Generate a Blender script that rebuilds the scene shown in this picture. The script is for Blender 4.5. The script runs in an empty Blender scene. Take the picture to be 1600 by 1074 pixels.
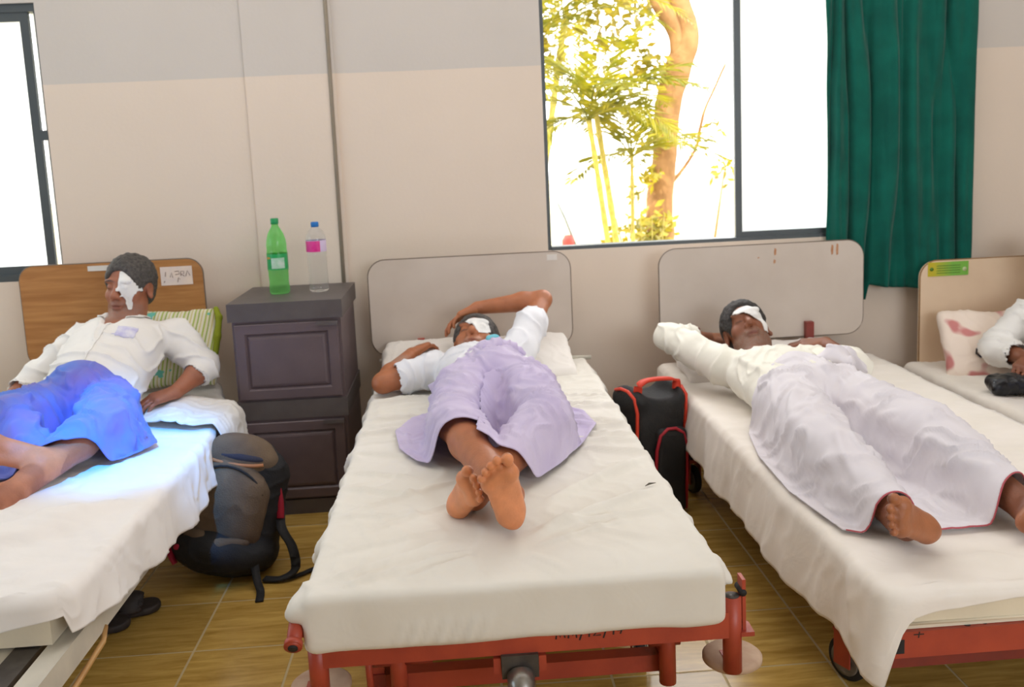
import bpy, bmesh, math, random
import numpy as np
from mathutils import Vector, Matrix

scene = bpy.context.scene
COL = scene.collection
random.seed(4)

# ------------------------------------------------------------------ camera
CAM_POS = (0.0, 0.0, 1.40)
YAW, PITCH, ROLL = 0.05577, 0.14172, 0.045
cam_data = bpy.data.cameras.new('camera')
cam = bpy.data.objects.new('camera', cam_data)
COL.objects.link(cam)
_F = Vector((math.sin(YAW) * math.cos(PITCH), math.cos(YAW) * math.cos(PITCH), -math.sin(PITCH)))
_R = Vector((math.cos(YAW), -math.sin(YAW), 0))
_U = _R.cross(_F)
_R2 = math.cos(ROLL) * _R - math.sin(ROLL) * _U
_U2 = math.sin(ROLL) * _R + math.cos(ROLL) * _U
cam.matrix_world = Matrix(((_R2.x, _U2.x, -_F.x, CAM_POS[0]), (_R2.y, _U2.y, -_F.y, CAM_POS[1]),
                           (_R2.z, _U2.z, -_F.z, CAM_POS[2]), (0, 0, 0, 1)))
cam_data.sensor_width = 36.0
cam_data.lens = 1450.0 / 1600.0 * 36.0
cam_data.shift_y = -87.0 / 1600.0
cam_data.clip_start = 0.05
cam_data.dof.use_dof = True
cam_data.dof.focus_distance = 2.15
cam_data.dof.aperture_fstop = 5.0
scene.camera = cam

# ------------------------------------------------------------------ world, sun, lights, exposure
world = bpy.data.worlds.new('sky')
scene.world = world
world.use_nodes = True
bg = world.node_tree.nodes['Background']
bg.inputs['Color'].default_value = (0.97, 0.98, 1.0, 1)
bg.inputs['Strength'].default_value = 6.0

def add_light(name, kind, loc, rot, energy, color, **kw):
    ld = bpy.data.lights.new(name, kind)
    ld.energy = energy
    ld.color = color
    for k, v in kw.items():
        setattr(ld, k, v)
    o = bpy.data.objects.new(name, ld)
    COL.objects.link(o)
    o.location = loc
    o.rotation_euler = rot
    return o

add_light('sun', 'SUN', (0, -10, 20), (math.radians(38), 0, math.radians(-24)), 6.0, (1.0, 0.93, 0.80), angle=0.01)
# added soft fills overhead and behind the camera
add_light('ceiling_fill', 'AREA', (0.1, 2.9, 2.93), (0, 0, 0), 44, (1.0, 0.97, 0.97), shape='RECTANGLE', size=5.5, size_y=1.8)
add_light('rear_fill', 'AREA', (2.2, -1.9, 1.9), (math.radians(86), 0, math.radians(20)), 100, (0.84, 0.91, 1.0), shape='RECTANGLE', size=3.2, size_y=1.4)
# added cool fill for the left bed; the left wall has no windows
add_light('left_cool_fill', 'AREA', (-3.9, 2.2, 1.6), (0, math.radians(-90), 0), 34, (0.62, 0.82, 1.0), shape='RECTANGLE', size=1.3, size_y=2.6)
# added blue spot in mid-air, no source built, tinting the first bed
add_light('added_blue_spot', 'SPOT', (-0.70, 1.5, 2.6), (0, 0, 0), 700, (0.03, 0.34, 1.0), spot_size=math.radians(19), spot_blend=1.0, shadow_soft_size=0.06)
_b = bpy.data.objects['added_blue_spot']
_b.rotation_euler = (Vector((-1.12, 3.02, 0.5)) - _b.location).to_track_quat('-Z', 'Y').to_euler()

scene.view_settings.view_transform = 'Standard'
scene.view_settings.look = 'None'
scene.view_settings.exposure = -0.05
scene.view_settings.gamma = 1.0
scene.view_settings.use_curve_mapping = False

# ------------------------------------------------------------------ tagging
def tag(o, label=None, cat=None, group=None, kind=None):
    if label: o['label'] = label
    if cat: o['category'] = cat
    if group: o['group'] = group
    if kind: o['kind'] = kind
    return o

def empty(name, loc=(0, 0, 0), parent=None):
    o = bpy.data.objects.new(name, None)
    o.empty_display_size = 0.05
    COL.objects.link(o)
    o.location = loc
    return o

# ------------------------------------------------------------------ materials
def lin(c):
    out = []
    for v in c[:3]:
        v = v / 255.0
        out.append(v / 12.92 if v <= 0.04045 else ((v + 0.055) / 1.055) ** 2.4)
    return tuple(out) + (1.0,)

class NT:
    def __init__(self, name):
        self.m = bpy.data.materials.new(name)
        self.m.use_nodes = True
        self.t = self.m.node_tree
        self.b = self.t.nodes['Principled BSDF']
        self.out = self.t.nodes['Material Output']
    def n(self, typ, **kw):
        nd = self.t.nodes.new(typ)
        for k, v in kw.items():
            setattr(nd, k, v)
        return nd
    def l(self, a, b):
        self.t.links.new(a, b)

def pbr(name, col, rough=0.6, var=0.12, scale=6.0, bump=0.0, bscale=40.0, metal=0.0, detail=4.0, stretch=(1, 1, 1), spec=0.5, col2=None, sheen=0.0, trans=0.0, sss=0.0):
    """principled material whose colour drifts a little through a noise, with fine relief"""
    k = NT(name)
    c = lin(col)
    c2 = lin(col2) if col2 else tuple(max(0, v * (1 - var)) for v in c[:3]) + (1,)
    tc = k.n('ShaderNodeTexCoord')
    mp = k.n('ShaderNodeMapping')
    mp.inputs['Scale'].default_value = stretch
    k.l(tc.outputs['Object'], mp.inputs['Vector'])
    ns = k.n('ShaderNodeTexNoise')
    ns.inputs['Scale'].default_value = scale
    ns.inputs['Detail'].default_value = detail
    k.l(mp.outputs['Vector'], ns.inputs['Vector'])
    rp = k.n('ShaderNodeValToRGB')
    rp.color_ramp.elements[0].position = 0.32
    rp.color_ramp.elements[1].position = 0.68
    rp.color_ramp.elements[0].color = c2
    rp.color_ramp.elements[1].color = c
    k.l(ns.outputs['Fac'], rp.inputs['Fac'])
    k.l(rp.outputs['Color'], k.b.inputs['Base Color'])
    k.b.inputs['Roughness'].default_value = rough
    k.b.inputs['Metallic'].default_value = metal
    k.b.inputs['Specular IOR Level'].default_value = spec
    if sheen:
        k.b.inputs['Sheen Weight'].default_value = sheen
    if trans:
        k.b.inputs['Transmission Weight'].default_value = trans
    if sss:
        k.b.inputs['Subsurface Weight'].default_value = sss
        k.b.inputs['Subsurface Radius'].default_value = (0.012, 0.005, 0.003)
    if bump:
        n2 = k.n('ShaderNodeTexNoise')
        n2.inputs['Scale'].default_value = bscale
        n2.inputs['Detail'].default_value = 3.0
        k.l(mp.outputs['Vector'], n2.inputs['Vector'])
        bp = k.n('ShaderNodeBump')
        bp.inputs['Strength'].default_value = bump
        bp.inputs['Distance'].default_value = 0.01
        k.l(n2.outputs['Fac'], bp.inputs['Height'])
        k.l(bp.outputs['Normal'], k.b.inputs['Normal'])
    return k.m

def cloth(name, col, var=0.05, translucent=0.0, col2=None, weave=900.0):
    """cotton: soft crease relief at two sizes"""
    k = NT(name)
    tc = k.n('ShaderNodeTexCoord')
    ns = k.n('ShaderNodeTexNoise'); ns.inputs['Scale'].default_value = 7.0; ns.inputs['Detail'].default_value = 5
    k.l(tc.outputs['Object'], ns.inputs['Vector'])
    rp = k.n('ShaderNodeValToRGB')
    c = lin(col)
    rp.color_ramp.elements[0].color = lin(col2) if col2 else tuple(v * (1 - var) for v in c[:3]) + (1,)
    rp.color_ramp.elements[1].color = c
    rp.color_ramp.elements[0].position = 0.3; rp.color_ramp.elements[1].position = 0.7
    k.l(ns.outputs['Fac'], rp.inputs['Fac'])
    k.l(rp.outputs['Color'], k.b.inputs['Base Color'])
    k.b.inputs['Roughness'].default_value = 0.85
    k.b.inputs['Specular IOR Level'].default_value = 0.25
    k.b.inputs['Sheen Weight'].default_value = 0.15
    n2 = k.n('ShaderNodeTexNoise'); n2.inputs['Scale'].default_value = 11.0; n2.inputs['Detail'].default_value = 3
    n2.inputs['Distortion'].default_value = 0.5
    k.l(tc.outputs['Object'], n2.inputs['Vector'])
    bp = k.n('ShaderNodeBump'); bp.inputs['Strength'].default_value = 0.20; bp.inputs['Distance'].default_value = 0.015
    k.l(n2.outputs['Fac'], bp.inputs['Height'])
    k.l(bp.outputs['Normal'], k.b.inputs['Normal'])
    if translucent:
        tr = k.n('ShaderNodeBsdfTranslucent')
        k.l(rp.outputs['Color'], tr.inputs['Color'])
        mx = k.n('ShaderNodeMixShader'); mx.inputs['Fac'].default_value = translucent
        k.l(k.b.outputs['BSDF'], mx.inputs[1]); k.l(tr.outputs['BSDF'], mx.inputs[2])
        k.l(mx.outputs['Shader'], k.out.inputs['Surface'])
    return k.m

def flat(name, col, rough=0.5, metal=0.0, spec=0.5):
    return pbr(name, col, rough=rough, var=0.04, metal=metal, spec=spec)

# ------------------------------------------------------------------ mesh helpers
def finish(name, me, mat, parent=None, smooth=True):
    if mat is not None:
        me.materials.append(mat)
    if smooth:
        me.shade_smooth()
    o = bpy.data.objects.new(name, me)
    COL.objects.link(o)
    if parent is not None:
        o.parent = parent
        loc = Vector((0, 0, 0)); p = parent
        while p is not None:
            loc += Vector(p.location); p = p.parent
        me.transform(Matrix.Translation(-loc))
    return o

def from_bm(name, bm, mat, parent=None, smooth=False, bevel=0.0, seg=2, autosmooth=None):
    if bevel > 0:
        es = [e for e in bm.edges if len(e.link_faces) == 2 and e.calc_face_angle(0) > 0.6]
        if es:
            bmesh.ops.bevel(bm, geom=es, offset=bevel, segments=seg, affect='EDGES', profile=0.6, clamp_overlap=True)
    bmesh.ops.recalc_face_normals(bm, faces=bm.faces[:])
    me = bpy.data.meshes.new(name)
    bm.to_mesh(me)
    bm.free()
    o = finish(name, me, mat, parent, smooth)
    return o

def box_bm(bm, lo, hi, mat=None):
    lo = Vector(lo); hi = Vector(hi)
    vs = [bm.verts.new((x, y, z)) for x in (lo.x, hi.x) for y in (lo.y, hi.y) for z in (lo.z, hi.z)]
    q = [(0, 1, 3, 2), (4, 6, 7, 5), (0, 4, 5, 1), (2, 3, 7, 6), (0, 2, 6, 4), (1, 5, 7, 3)]
    for f in q:
        bm.faces.new([vs[i] for i in f])
    if mat is not None:
        bmesh.ops.transform(bm, matrix=mat, verts=vs)
    return vs

def box(name, lo, hi, mat, parent=None, bevel=0.004, seg=2, m=None):
    bm = bmesh.new()
    box_bm(bm, lo, hi, m)
    return from_bm(name, bm, mat, parent, smooth=False, bevel=bevel, seg=seg)

def tube_bm(bm, pts, r, n=14, caps=True, closed=False):
    pts = [Vector(p) for p in pts]
    rs = r if isinstance(r, (list, tuple)) else [r] * len(pts)
    rings = []
    prev = None
    N = len(pts)
    for i, p in enumerate(pts):
        if closed:
            d = pts[(i + 1) % N] - pts[i - 1]
        else:
            d = pts[min(i + 1, N - 1)] - pts[max(i - 1, 0)]
        d.normalize()
        if prev is None:
            a = d.orthogonal().normalized()
        else:
            a = (prev - d * prev.dot(d)).normalized()
        prev = a
        b = d.cross(a)
        rings.append([bm.verts.new(p + rs[i] * (math.cos(t) * a + math.sin(t) * b)) for t in [2 * math.pi * k / n for k in range(n)]])
    for i in range(N if closed else N - 1):
        A, Bq = rings[i], rings[(i + 1) % N]
        for k in range(n):
            bm.faces.new([A[k], A[(k + 1) % n], Bq[(k + 1) % n], Bq[k]])
    if caps and not closed:
        bm.faces.new(rings[0][::-1]); bm.faces.new(rings[-1])

def tube(name, pts, r, mat, parent=None, n=14, closed=False):
    bm = bmesh.new()
    tube_bm(bm, pts, r, n, True, closed)
    return from_bm(name, bm, mat, parent, smooth=True)

def lathe(name, prof, mat, parent=None, n=32, loc=(0, 0, 0), cap=True, m=None):
    bm = bmesh.new()
    rings = []
    for r, z in prof:
        rings.append([bm.verts.new((r * math.cos(2 * math.pi * k / n), r * math.sin(2 * math.pi * k / n), z)) for k in range(n)])
    for A, Bq in zip(rings[:-1], rings[1:]):
        for k in range(n):
            bm.faces.new([A[k], A[(k + 1) % n], Bq[(k + 1) % n], Bq[k]])
    if cap:
        bm.faces.new(rings[0][::-1]); bm.faces.new(rings[-1])
    mm = Matrix.Translation(Vector(loc)) @ (m if m is not None else Matrix())
    bmesh.ops.transform(bm, matrix=mm, verts=bm.verts[:])
    return from_bm(name, bm, mat, parent, smooth=True)

def rrect(x0, x1, z0, z1, r, n=8):
    pts = []
    for cx, cz, a0 in ((x1 - r, z1 - r, 0), (x0 + r, z1 - r, 90), (x0 + r, z0 + r, 180), (x1 - r, z0 + r, 270)):
        for k in range(n + 1):
            a = math.radians(a0 + 90 * k / n)
            pts.append((cx + r * math.cos(a), cz + r * math.sin(a)))
    return pts

def slab_xz(name, poly, y0, y1, mat, parent=None, bevel=0.003):
    """extruded outline standing in the xz plane"""
    bm = bmesh.new()
    A = [bm.verts.new((x, y0, z)) for x, z in poly]
    Bq = [bm.verts.new((x, y1, z)) for x, z in poly]
    n = len(poly)
    bm.faces.new(A); bm.faces.new(Bq[::-1])
    for i in range(n):
        bm.faces.new([A[i], Bq[i], Bq[(i + 1) % n], A[(i + 1) % n]])
    if bevel:
        es = [e for e in bm.edges if abs(e.verts[0].co.y - e.verts[1].co.y) < 1e-6]
        bmesh.ops.bevel(bm, geom=es, offset=bevel, segments=2, affect='EDGES', profile=0.6, clamp_overlap=True)
    bmesh.ops.recalc_face_normals(bm, faces=bm.faces[:])
    me = bpy.data.meshes.new(name); bm.to_mesh(me); bm.free()
    return finish(name, me, mat, parent, smooth=False)

def np_mesh(name, V, F, mat, parent=None, smooth=True):
    V = np.asarray(V, np.float32); F = np.asarray(F, np.int32)
    me = bpy.data.meshes.new(name)
    me.vertices.add(len(V)); me.vertices.foreach_set('co', V.ravel())
    k = F.shape[1]
    me.loops.add(F.size); me.loops.foreach_set('vertex_index', F.ravel())
    me.polygons.add(len(F))
    me.polygons.foreach_set('loop_start', np.arange(0, F.size, k, dtype=np.int32))
    me.update(calc_edges=True)
    me.validate()
    return finish(name, me, mat, parent, smooth)

def set_color(o, rgb, name='tone'):
    a = o.data.color_attributes.new(name, 'FLOAT_COLOR', 'POINT')
    c = np.ones((len(rgb), 4), np.float32); c[:, :3] = rgb
    a.data.foreach_set('color', c.ravel())

# ------------------------------------------------------------------ numpy noise
_perm = np.random.RandomState(7).permutation(256)
_perm = np.concatenate([_perm, _perm, _perm])
_val = np.random.RandomState(11).rand(256) * 2 - 1

def vnoise(P):
    """value noise, -1..1, P (n,3)"""
    P = np.asarray(P, np.float64)
    I = np.floor(P).astype(np.int64); f = P - I
    f = f * f * f * (f * (f * 6 - 15) + 10)
    I &= 255
    def h(dx, dy, dz):
        return _val[_perm[_perm[_perm[(I[:, 0] + dx) & 255] + ((I[:, 1] + dy) & 255)] + ((I[:, 2] + dz) & 255)] & 255]
    x, y, z = f[:, 0], f[:, 1], f[:, 2]
    def L(a, b, t): return a + (b - a) * t
    return L(L(L(h(0,0,0), h(1,0,0), x), L(h(0,1,0), h(1,1,0), x), y),
             L(L(h(0,0,1), h(1,0,1), x), L(h(0,1,1), h(1,1,1), x), y), z)

def fbm(P, oct=3):
    s = 0; a = 1.0; P = np.asarray(P, np.float64)
    for i in range(oct):
        s = s + a * vnoise(P + 17.3 * i); P = P * 2.03; a *= 0.5
    return s

def ridges(P, d, lam, seed=0.0, warp=0.5, sharp=2.0):
    """crease lines running across direction d with spacing lam"""
    d = np.asarray(d, float); d = d / np.linalg.norm(d)
    ph = P @ d / lam + warp * fbm(P * (0.55 / lam) + seed, 2) + 0.7 * vnoise(P * (0.23 / lam) + 3 + seed)
    s = 1 - np.abs(np.sin(np.pi * ph))
    return s ** sharp

def folds(P, segs):
    """sum of soft fold lines; segs: (a, b, width, height) in world space, fading at both ends"""
    out = np.zeros(len(P))
    for a, b, w, h in segs:
        a = np.asarray(a, float); b = np.asarray(b, float); ab = b - a
        t = np.clip(((P - a) @ ab) / (ab @ ab), 0, 1)
        q = P - a - t[:, None] * ab
        dist = np.sqrt((q ** 2).sum(1))
        wob = 1 + 0.3 * vnoise(P * 9 + 5)
        out += h * np.exp(-(dist / (w * wob)) ** 2) * np.clip(4 * t + 0.25, 0, 1) * np.clip(4 * (1 - t) + 0.1, 0, 1)
    return out
# ================================================================== the room
WALL_Y = 4.20
def wall_paint():
    k = NT('two_tone_wall_paint')
    tc = k.n('ShaderNodeTexCoord')
    sp = k.n('ShaderNodeSeparateXYZ'); k.l(tc.outputs['Object'], sp.inputs[0])
    ns = k.n('ShaderNodeTexNoise'); ns.inputs['Scale'].default_value = 3.0
    k.l(tc.outputs['Object'], ns.inputs['Vector'])
    ad = k.n('ShaderNodeMath', operation='MULTIPLY_ADD'); ad.inputs[1].default_value = 0.006
    k.l(ns.outputs['Fac'], ad.inputs[0]); k.l(sp.outputs['Z'], ad.inputs[2])
    gt = k.n('ShaderNodeMath', operation='GREATER_THAN'); gt.inputs[1].default_value = 1.793
    k.l(ad.outputs[0], gt.inputs[0])
    mx = k.n('ShaderNodeMix', data_type='RGBA')
    mx.inputs['A'].default_value = lin((226, 210, 193)); mx.inputs['B'].default_value = lin((206, 198, 189))
    k.l(gt.outputs[0], mx.inputs['Factor'])
    n2 = k.n('ShaderNodeTexNoise'); n2.inputs['Scale'].default_value = 1.7; n2.inputs['Detail'].default_value = 6
    k.l(tc.outputs['Object'], n2.inputs['Vector'])
    rr = k.n('ShaderNodeMapRange'); rr.inputs['To Min'].default_value = 0.93; rr.inputs['To Max'].default_value = 1.05
    k.l(n2.outputs['Fac'], rr.inputs['Value'])
    ml = k.n('ShaderNodeMix', data_type='RGBA', blend_type='MULTIPLY'); ml.inputs['Factor'].default_value = 1
    k.l(mx.outputs['Result'], ml.inputs['A']); k.l(rr.outputs['Result'], ml.inputs['B'])
    k.l(ml.outputs['Result'], k.b.inputs['Base Color'])
    k.b.inputs['Roughness'].default_value = 0.75
    n3 = k.n('ShaderNodeTexNoise'); n3.inputs['Scale'].default_value = 60; n3.inputs['Detail'].default_value = 3
    k.l(tc.outputs['Object'], n3.inputs['Vector'])
    bp = k.n('ShaderNodeBump'); bp.inputs['Strength'].default_value = 0.06; bp.inputs['Distance'].default_value = 0.01
    k.l(n3.outputs['Fac'], bp.inputs['Height']); k.l(bp.outputs['Normal'], k.b.inputs['Normal'])
    return k.m
M_WALL = wall_paint()
M_CEIL = pbr('white_ceiling_paint', (235, 232, 226), 0.9)

def struct(o):
    o['kind'] = 'structure'
    return o

W1 = (-3.05, -1.750, 0.945, 2.135)     # left window opening x0 x1 z0 z1
W2 = (0.408, 2.215, 0.962, 2.135)      # right window opening
bm = bmesh.new()
y0, y1 = WALL_Y, WALL_Y + 0.16
for lo, hi in (((-4.2, y0, 0), (W1[0], y1, 3)), ((W1[1], y0, 0), (W2[0], y1, 3)), ((W2[1], y0, 0), (4.2, y1, 3)),
               ((W1[0], y0, 0), (W1[1], y1, W1[2])), ((W1[0], y0, W1[3]), (W1[1], y1, 3)),
               ((W2[0], y0, 0), (W2[1], y1, W2[2])), ((W2[0], y0, W2[3]), (W2[1], y1, 3))):
    box_bm(bm, lo, hi)
wall_back = struct(from_bm('wall_back', bm, M_WALL))
box('pilaster', (-0.888, WALL_Y - 0.014, 0), (-0.500, WALL_Y + 0.01, 3.0), M_WALL, wall_back, bevel=0.004)
struct(box('wall_left', (-4.35, -2.3, 0), (-4.2, 4.36, 3), M_WALL, bevel=0))
struct(box('wall_right', (4.2, -2.3, 0), (4.35, 4.36, 3), M_WALL, bevel=0))
struct(box('wall_rear', (-4.35, -2.45, 0), (4.35, -2.3, 3), M_WALL, bevel=0))
struct(box('ceiling', (-4.35, -2.45, 3.0), (4.35, 4.36, 3.12), M_CEIL, bevel=0))

# --- floor: wood-look ceramic tiles set in pale grout
def tile_mat(name, a, b):
    k = NT(name)
    tc = k.n('ShaderNodeTexCoord')
    oi = k.n('ShaderNodeObjectInfo')
    ad = k.n('ShaderNodeVectorMath', operation='MULTIPLY_ADD')
    cb = k.n('ShaderNodeCombineXYZ')
    mm = k.n('ShaderNodeMath', operation='MULTIPLY'); mm.inputs[1].default_value = 13.0
    k.l(oi.outputs['Random'], mm.inputs[0])
    k.l(mm.outputs[0], cb.inputs[0]); k.l(mm.outputs[0], cb.inputs[1])
    ad.inputs[1].default_value = (2.2, 17.0, 1.0)
    k.l(tc.outputs['Object'], ad.inputs[0]); k.l(cb.outputs[0], ad.inputs[2])
    ns = k.n('ShaderNodeTexNoise'); ns.inputs['Scale'].default_value = 2.0; ns.inputs['Detail'].default_value = 7; ns.inputs['Roughness'].default_value = 0.65
    ns.inputs['Distortion'].default_value = 0.6
    k.l(ad.outputs[0], ns.inputs['Vector'])
    rp = k.n('ShaderNodeValToRGB')
    rp.color_ramp.elements[0].position = 0.28; rp.color_ramp.elements[1].position = 0.74
    rp.color_ramp.elements[0].color = lin(a); rp.color_ramp.elements[1].color = lin(b)
    k.l(ns.outputs['Fac'], rp.inputs['Fac'])
    hs = k.n('ShaderNodeHueSaturation')
    mr = k.n('ShaderNodeMapRange'); mr.inputs['To Min'].default_value = 0.86; mr.inputs['To Max'].default_value = 1.12
    k.l(oi.outputs['Random'], mr.inputs['Value']); k.l(mr.outputs['Result'], hs.inputs['Value'])
    k.l(rp.outputs['Color'], hs.inputs['Color'])
    k.l(hs.outputs['Color'], k.b.inputs['Base Color'])
    k.b.inputs['Roughness'].default_value = 0.22
    return k.m
M_TILE = tile_mat('wood_look_tile', (158, 122, 54), (218, 180, 98))
M_GROUT = pbr('tile_grout', (196, 176, 132), 0.9, bump=0.1)
floor = struct(box('floor', (-4.35, -2.45, -0.12), (4.35, 4.36, -0.0008), M_GROUT, bevel=0))
TX, TY, GX, GY = 0.297, 0.305, -0.838, 2.300
tile_me = None
far_bm = bmesh.new()
for i in range(-12, 17):
    for j in range(-15, 7):
        cx, cy = GX + (i + 0.5) * TX, GY + (j + 0.5) * TY
        if cy > 4.3 or abs(cx) > 4.2 or cy < -2.2:
            continue
        if -1.75 < cx < 1.95 and cy > 1.85:
            if tile_me is None:
                t = box('tile', (-TX / 2 + 0.0036, -TY / 2 + 0.0036, -0.008), (TX / 2 - 0.0036, TY / 2 - 0.0036, 0.0), M_TILE, None, bevel=0.0012, seg=1)
                tile_me = t.data
            else:
                t = bpy.data.objects.new('tile', tile_me); COL.objects.link(t)
            t.location = (cx, cy, 0.0)
            t.parent = floor
        else:
            box_bm(far_bm, (cx - TX / 2 + 0.0036, cy - TY / 2 + 0.0036, -0.008), (cx + TX / 2 - 0.0036, cy + TY / 2 - 0.0036, 0.0))
ft = from_bm('outer_tiles', far_bm, M_TILE, floor)
ft['kind'] = 'stuff'

# --- windows
M_ALU = pbr('dark_aluminium', (84, 90, 92), 0.45, metal=0.3, var=0.1)
M_ALU2 = pbr('grey_aluminium', (120, 128, 130), 0.4, metal=0.4)
def frosted():
    k = NT('frosted_glass')
    k.b.inputs['Base Color'].default_value = (0.9, 0.93, 0.95, 1)
    k.b.inputs['Roughness'].default_value = 0.5
    tr = k.n('ShaderNodeBsdfTranslucent'); tr.inputs['Color'].default_value = (0.95, 0.97, 0.98, 1)
    ns = k.n('ShaderNodeTexNoise'); ns.inputs['Scale'].default_value = 300
    bp = k.n('ShaderNodeBump'); bp.inputs['Strength'].default_value = 0.1; bp.inputs['Distance'].default_value = 0.01
    k.l(ns.outputs['Fac'], bp.inputs['Height']); k.l(bp.outputs['Normal'], k.b.inputs['Normal'])
    mx = k.n('ShaderNodeMixShader'); mx.inputs['Fac'].default_value = 0.85
    k.l(k.b.outputs['BSDF'], mx.inputs[1]); k.l(tr.outputs['BSDF'], mx.inputs[2])
    k.l(mx.outputs['Shader'], k.out.inputs['Surface'])
    return k.m
M_FROST = frosted()

def window(name, W, fr=0.022, bottom=0.03):
    w = struct(empty(name, ((W[0] + W[1]) / 2, WALL_Y + 0.05, W[2])))
    ya, yb = WALL_Y + 0.012, WALL_Y + 0.075
    box('frame_jamb', (W[0], ya, W[2]), (W[0] + fr, yb, W[3]), M_ALU, w, 0.002)
    box('frame_jamb', (W[1] - fr * 0.5, ya, W[2]), (W[1], yb, W[3]), M_ALU, w, 0.002)
    box('frame_head', (W[0] + fr, ya, W[3] - 0.035), (W[1] - fr * 0.5, yb, W[3]), M_ALU, w, 0.002)
    box('frame_sill', (W[0] + fr, ya - 0.012, W[2]), (W[1] - fr * 0.5, yb, W[2] + bottom), M_ALU, w, 0.002)
    return w
def sash(w, x0, x1, z0, z1, y, st_l, st_r, rail, mat=M_ALU):
    s = box('sash_stile', (x0, y, z0), (x0 + st_l, y + 0.022, z1), mat, w, 0.002)
    box('sash_stile', (x1 - st_r, y, z0), (x1, y + 0.022, z1), mat, w, 0.002)
    box('sash_rail', (x0 + st_l, y, z0), (x1 - st_r, y + 0.022, z0 + rail), mat, w, 0.002)
    box('sash_rail', (x0 + st_l, y, z1 - rail), (x1 - st_r, y + 0.022, z1), mat, w, 0.002)
    box('pane', (x0 + st_l * 0.7, y + 0.009, z0 + rail * 0.7), (x1 - st_r * 0.7, y + 0.013, z1 - rail * 0.7), M_FROST, w, 0)
w1 = window('window_1', W1, 0.02, 0.03)
sash(w1, -2.42, -1.788, 0.972, 2.10, WALL_Y + 0.018, 0.036, 0.036, 0.038)
sash(w1, -3.03, -2.36, 0.972, 2.10, WALL_Y + 0.046, 0.036, 0.036, 0.038)
box('pane', (-1.792, WALL_Y + 0.058, 0.972), (-1.758, WALL_Y + 0.062, 2.10), M_FROST, w1, 0)
box('sash_latch', (-1.792, WALL_Y + 0.01, 1.555), (-1.757, WALL_Y + 0.030, 1.598), M_ALU, w1, 0.004)
w2 = window('window_2', W2, 0.017, 0.016)
sash(w2, 1.284, 2.205, 0.972, 2.10, WALL_Y + 0.018, 0.030, 0.03, 0.030)
sash(w2, 1.325, 2.205, 0.985, 2.10, WALL_Y + 0.048, 0.012, 0.03, 0.014, M_ALU2)
lathe('sash_knob', [(0.004, 0), (0.006, 0.004), (0.006, 0.010), (0.003, 0.013)], M_ALU2, w2, 12, (1.342, WALL_Y + 0.044, 1.52), m=Matrix.Rotation(math.radians(90), 4, 'X'))

# --- conduit down the wall
M_CONDUIT = pbr('painted_conduit', (150, 138, 120), 0.6)
c = tube('trim_1', [(-0.517, WALL_Y - 0.018, 3.0), (-0.519, WALL_Y - 0.018, 2.0), (-0.525, WALL_Y - 0.018, 0.05)], 0.0085, M_CONDUIT)
struct(c)

# --- curtain
M_CURT = cloth('green_curtain_cloth', (4, 104, 88), col2=(0, 84, 72), translucent=0.12)
def curtain():
    nx, nz = 230, 110
    u = np.linspace(0, 1, nx); v = np.linspace(0, 1, nz)
    U, Vv = np.meshgrid(u, v, indexing='ij')
    ztop = 2.42
    zb = np.where(U < 0.30, 0.685 + 0.012 * np.sin(U * 40), 0.748 - 0.012 * np.sin((U - 0.3) * 12))
    t = np.clip((U - 0.285) / 0.02, 0, 1)
    zb = 0.662 * (1 - t) + (0.730 - 0.03 * np.clip((U - 0.3) * 1.4, 0, 1) + 0.01 * np.sin(U * 9)) * t
    Z = ztop + (zb - ztop) * Vv
    X = 1.668 + 0.690 * U + 0.016 * Vv + 0.02 * np.where(U < 0.2, (0.2 - U) * 5 * np.clip(Vv * 1.2 - 0.2, 0, 1) ** 2, 0)
    P = np.stack([U * 5, Z * 0.6, np.zeros_like(U)], -1).reshape(-1, 3)
    w = fbm(P, 2).reshape(U.shape)
    ph = 2 * np.pi * (5.6 * U + 0.75 * w + 0.25 * np.sin(5.0 * U + 0.6))
    amp = 0.015 + 0.010 * Vv
    Y = 4.145 + amp * (np.sin(ph) + 0.25 * np.sin(2.3 * ph + 1.3 + 1.2 * Vv)) + 0.008 * vnoise(np.stack([U * 26, Z * 3.5, U * 0], -1).reshape(-1, 3)).reshape(U.shape)
    X = X + 0.006 * np.cos(ph)
    idx = np.arange(nx * nz).reshape(nx, nz)
    F = np.stack([idx[:-1, :-1], idx[1:, :-1], idx[1:, 1:], idx[:-1, 1:]], -1).reshape(-1, 4)
    o = np_mesh('window_curtain', np.stack([X, Y, Z], -1).reshape(-1, 3), F, M_CURT)
    md = o.modifiers.new('thick', 'SOLIDIFY'); md.thickness = 0.003
    return o
tag(curtain(), 'dark green cloth curtain hanging in folds beside the window', 'curtain')
rod = tube('curtain_rod', [(0.3, 4.15, 2.43), (2.45, 4.15, 2.43)], 0.011, M_ALU2)
tag(rod, 'metal curtain rod above the window holding the green curtain', 'curtain rod')
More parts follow.
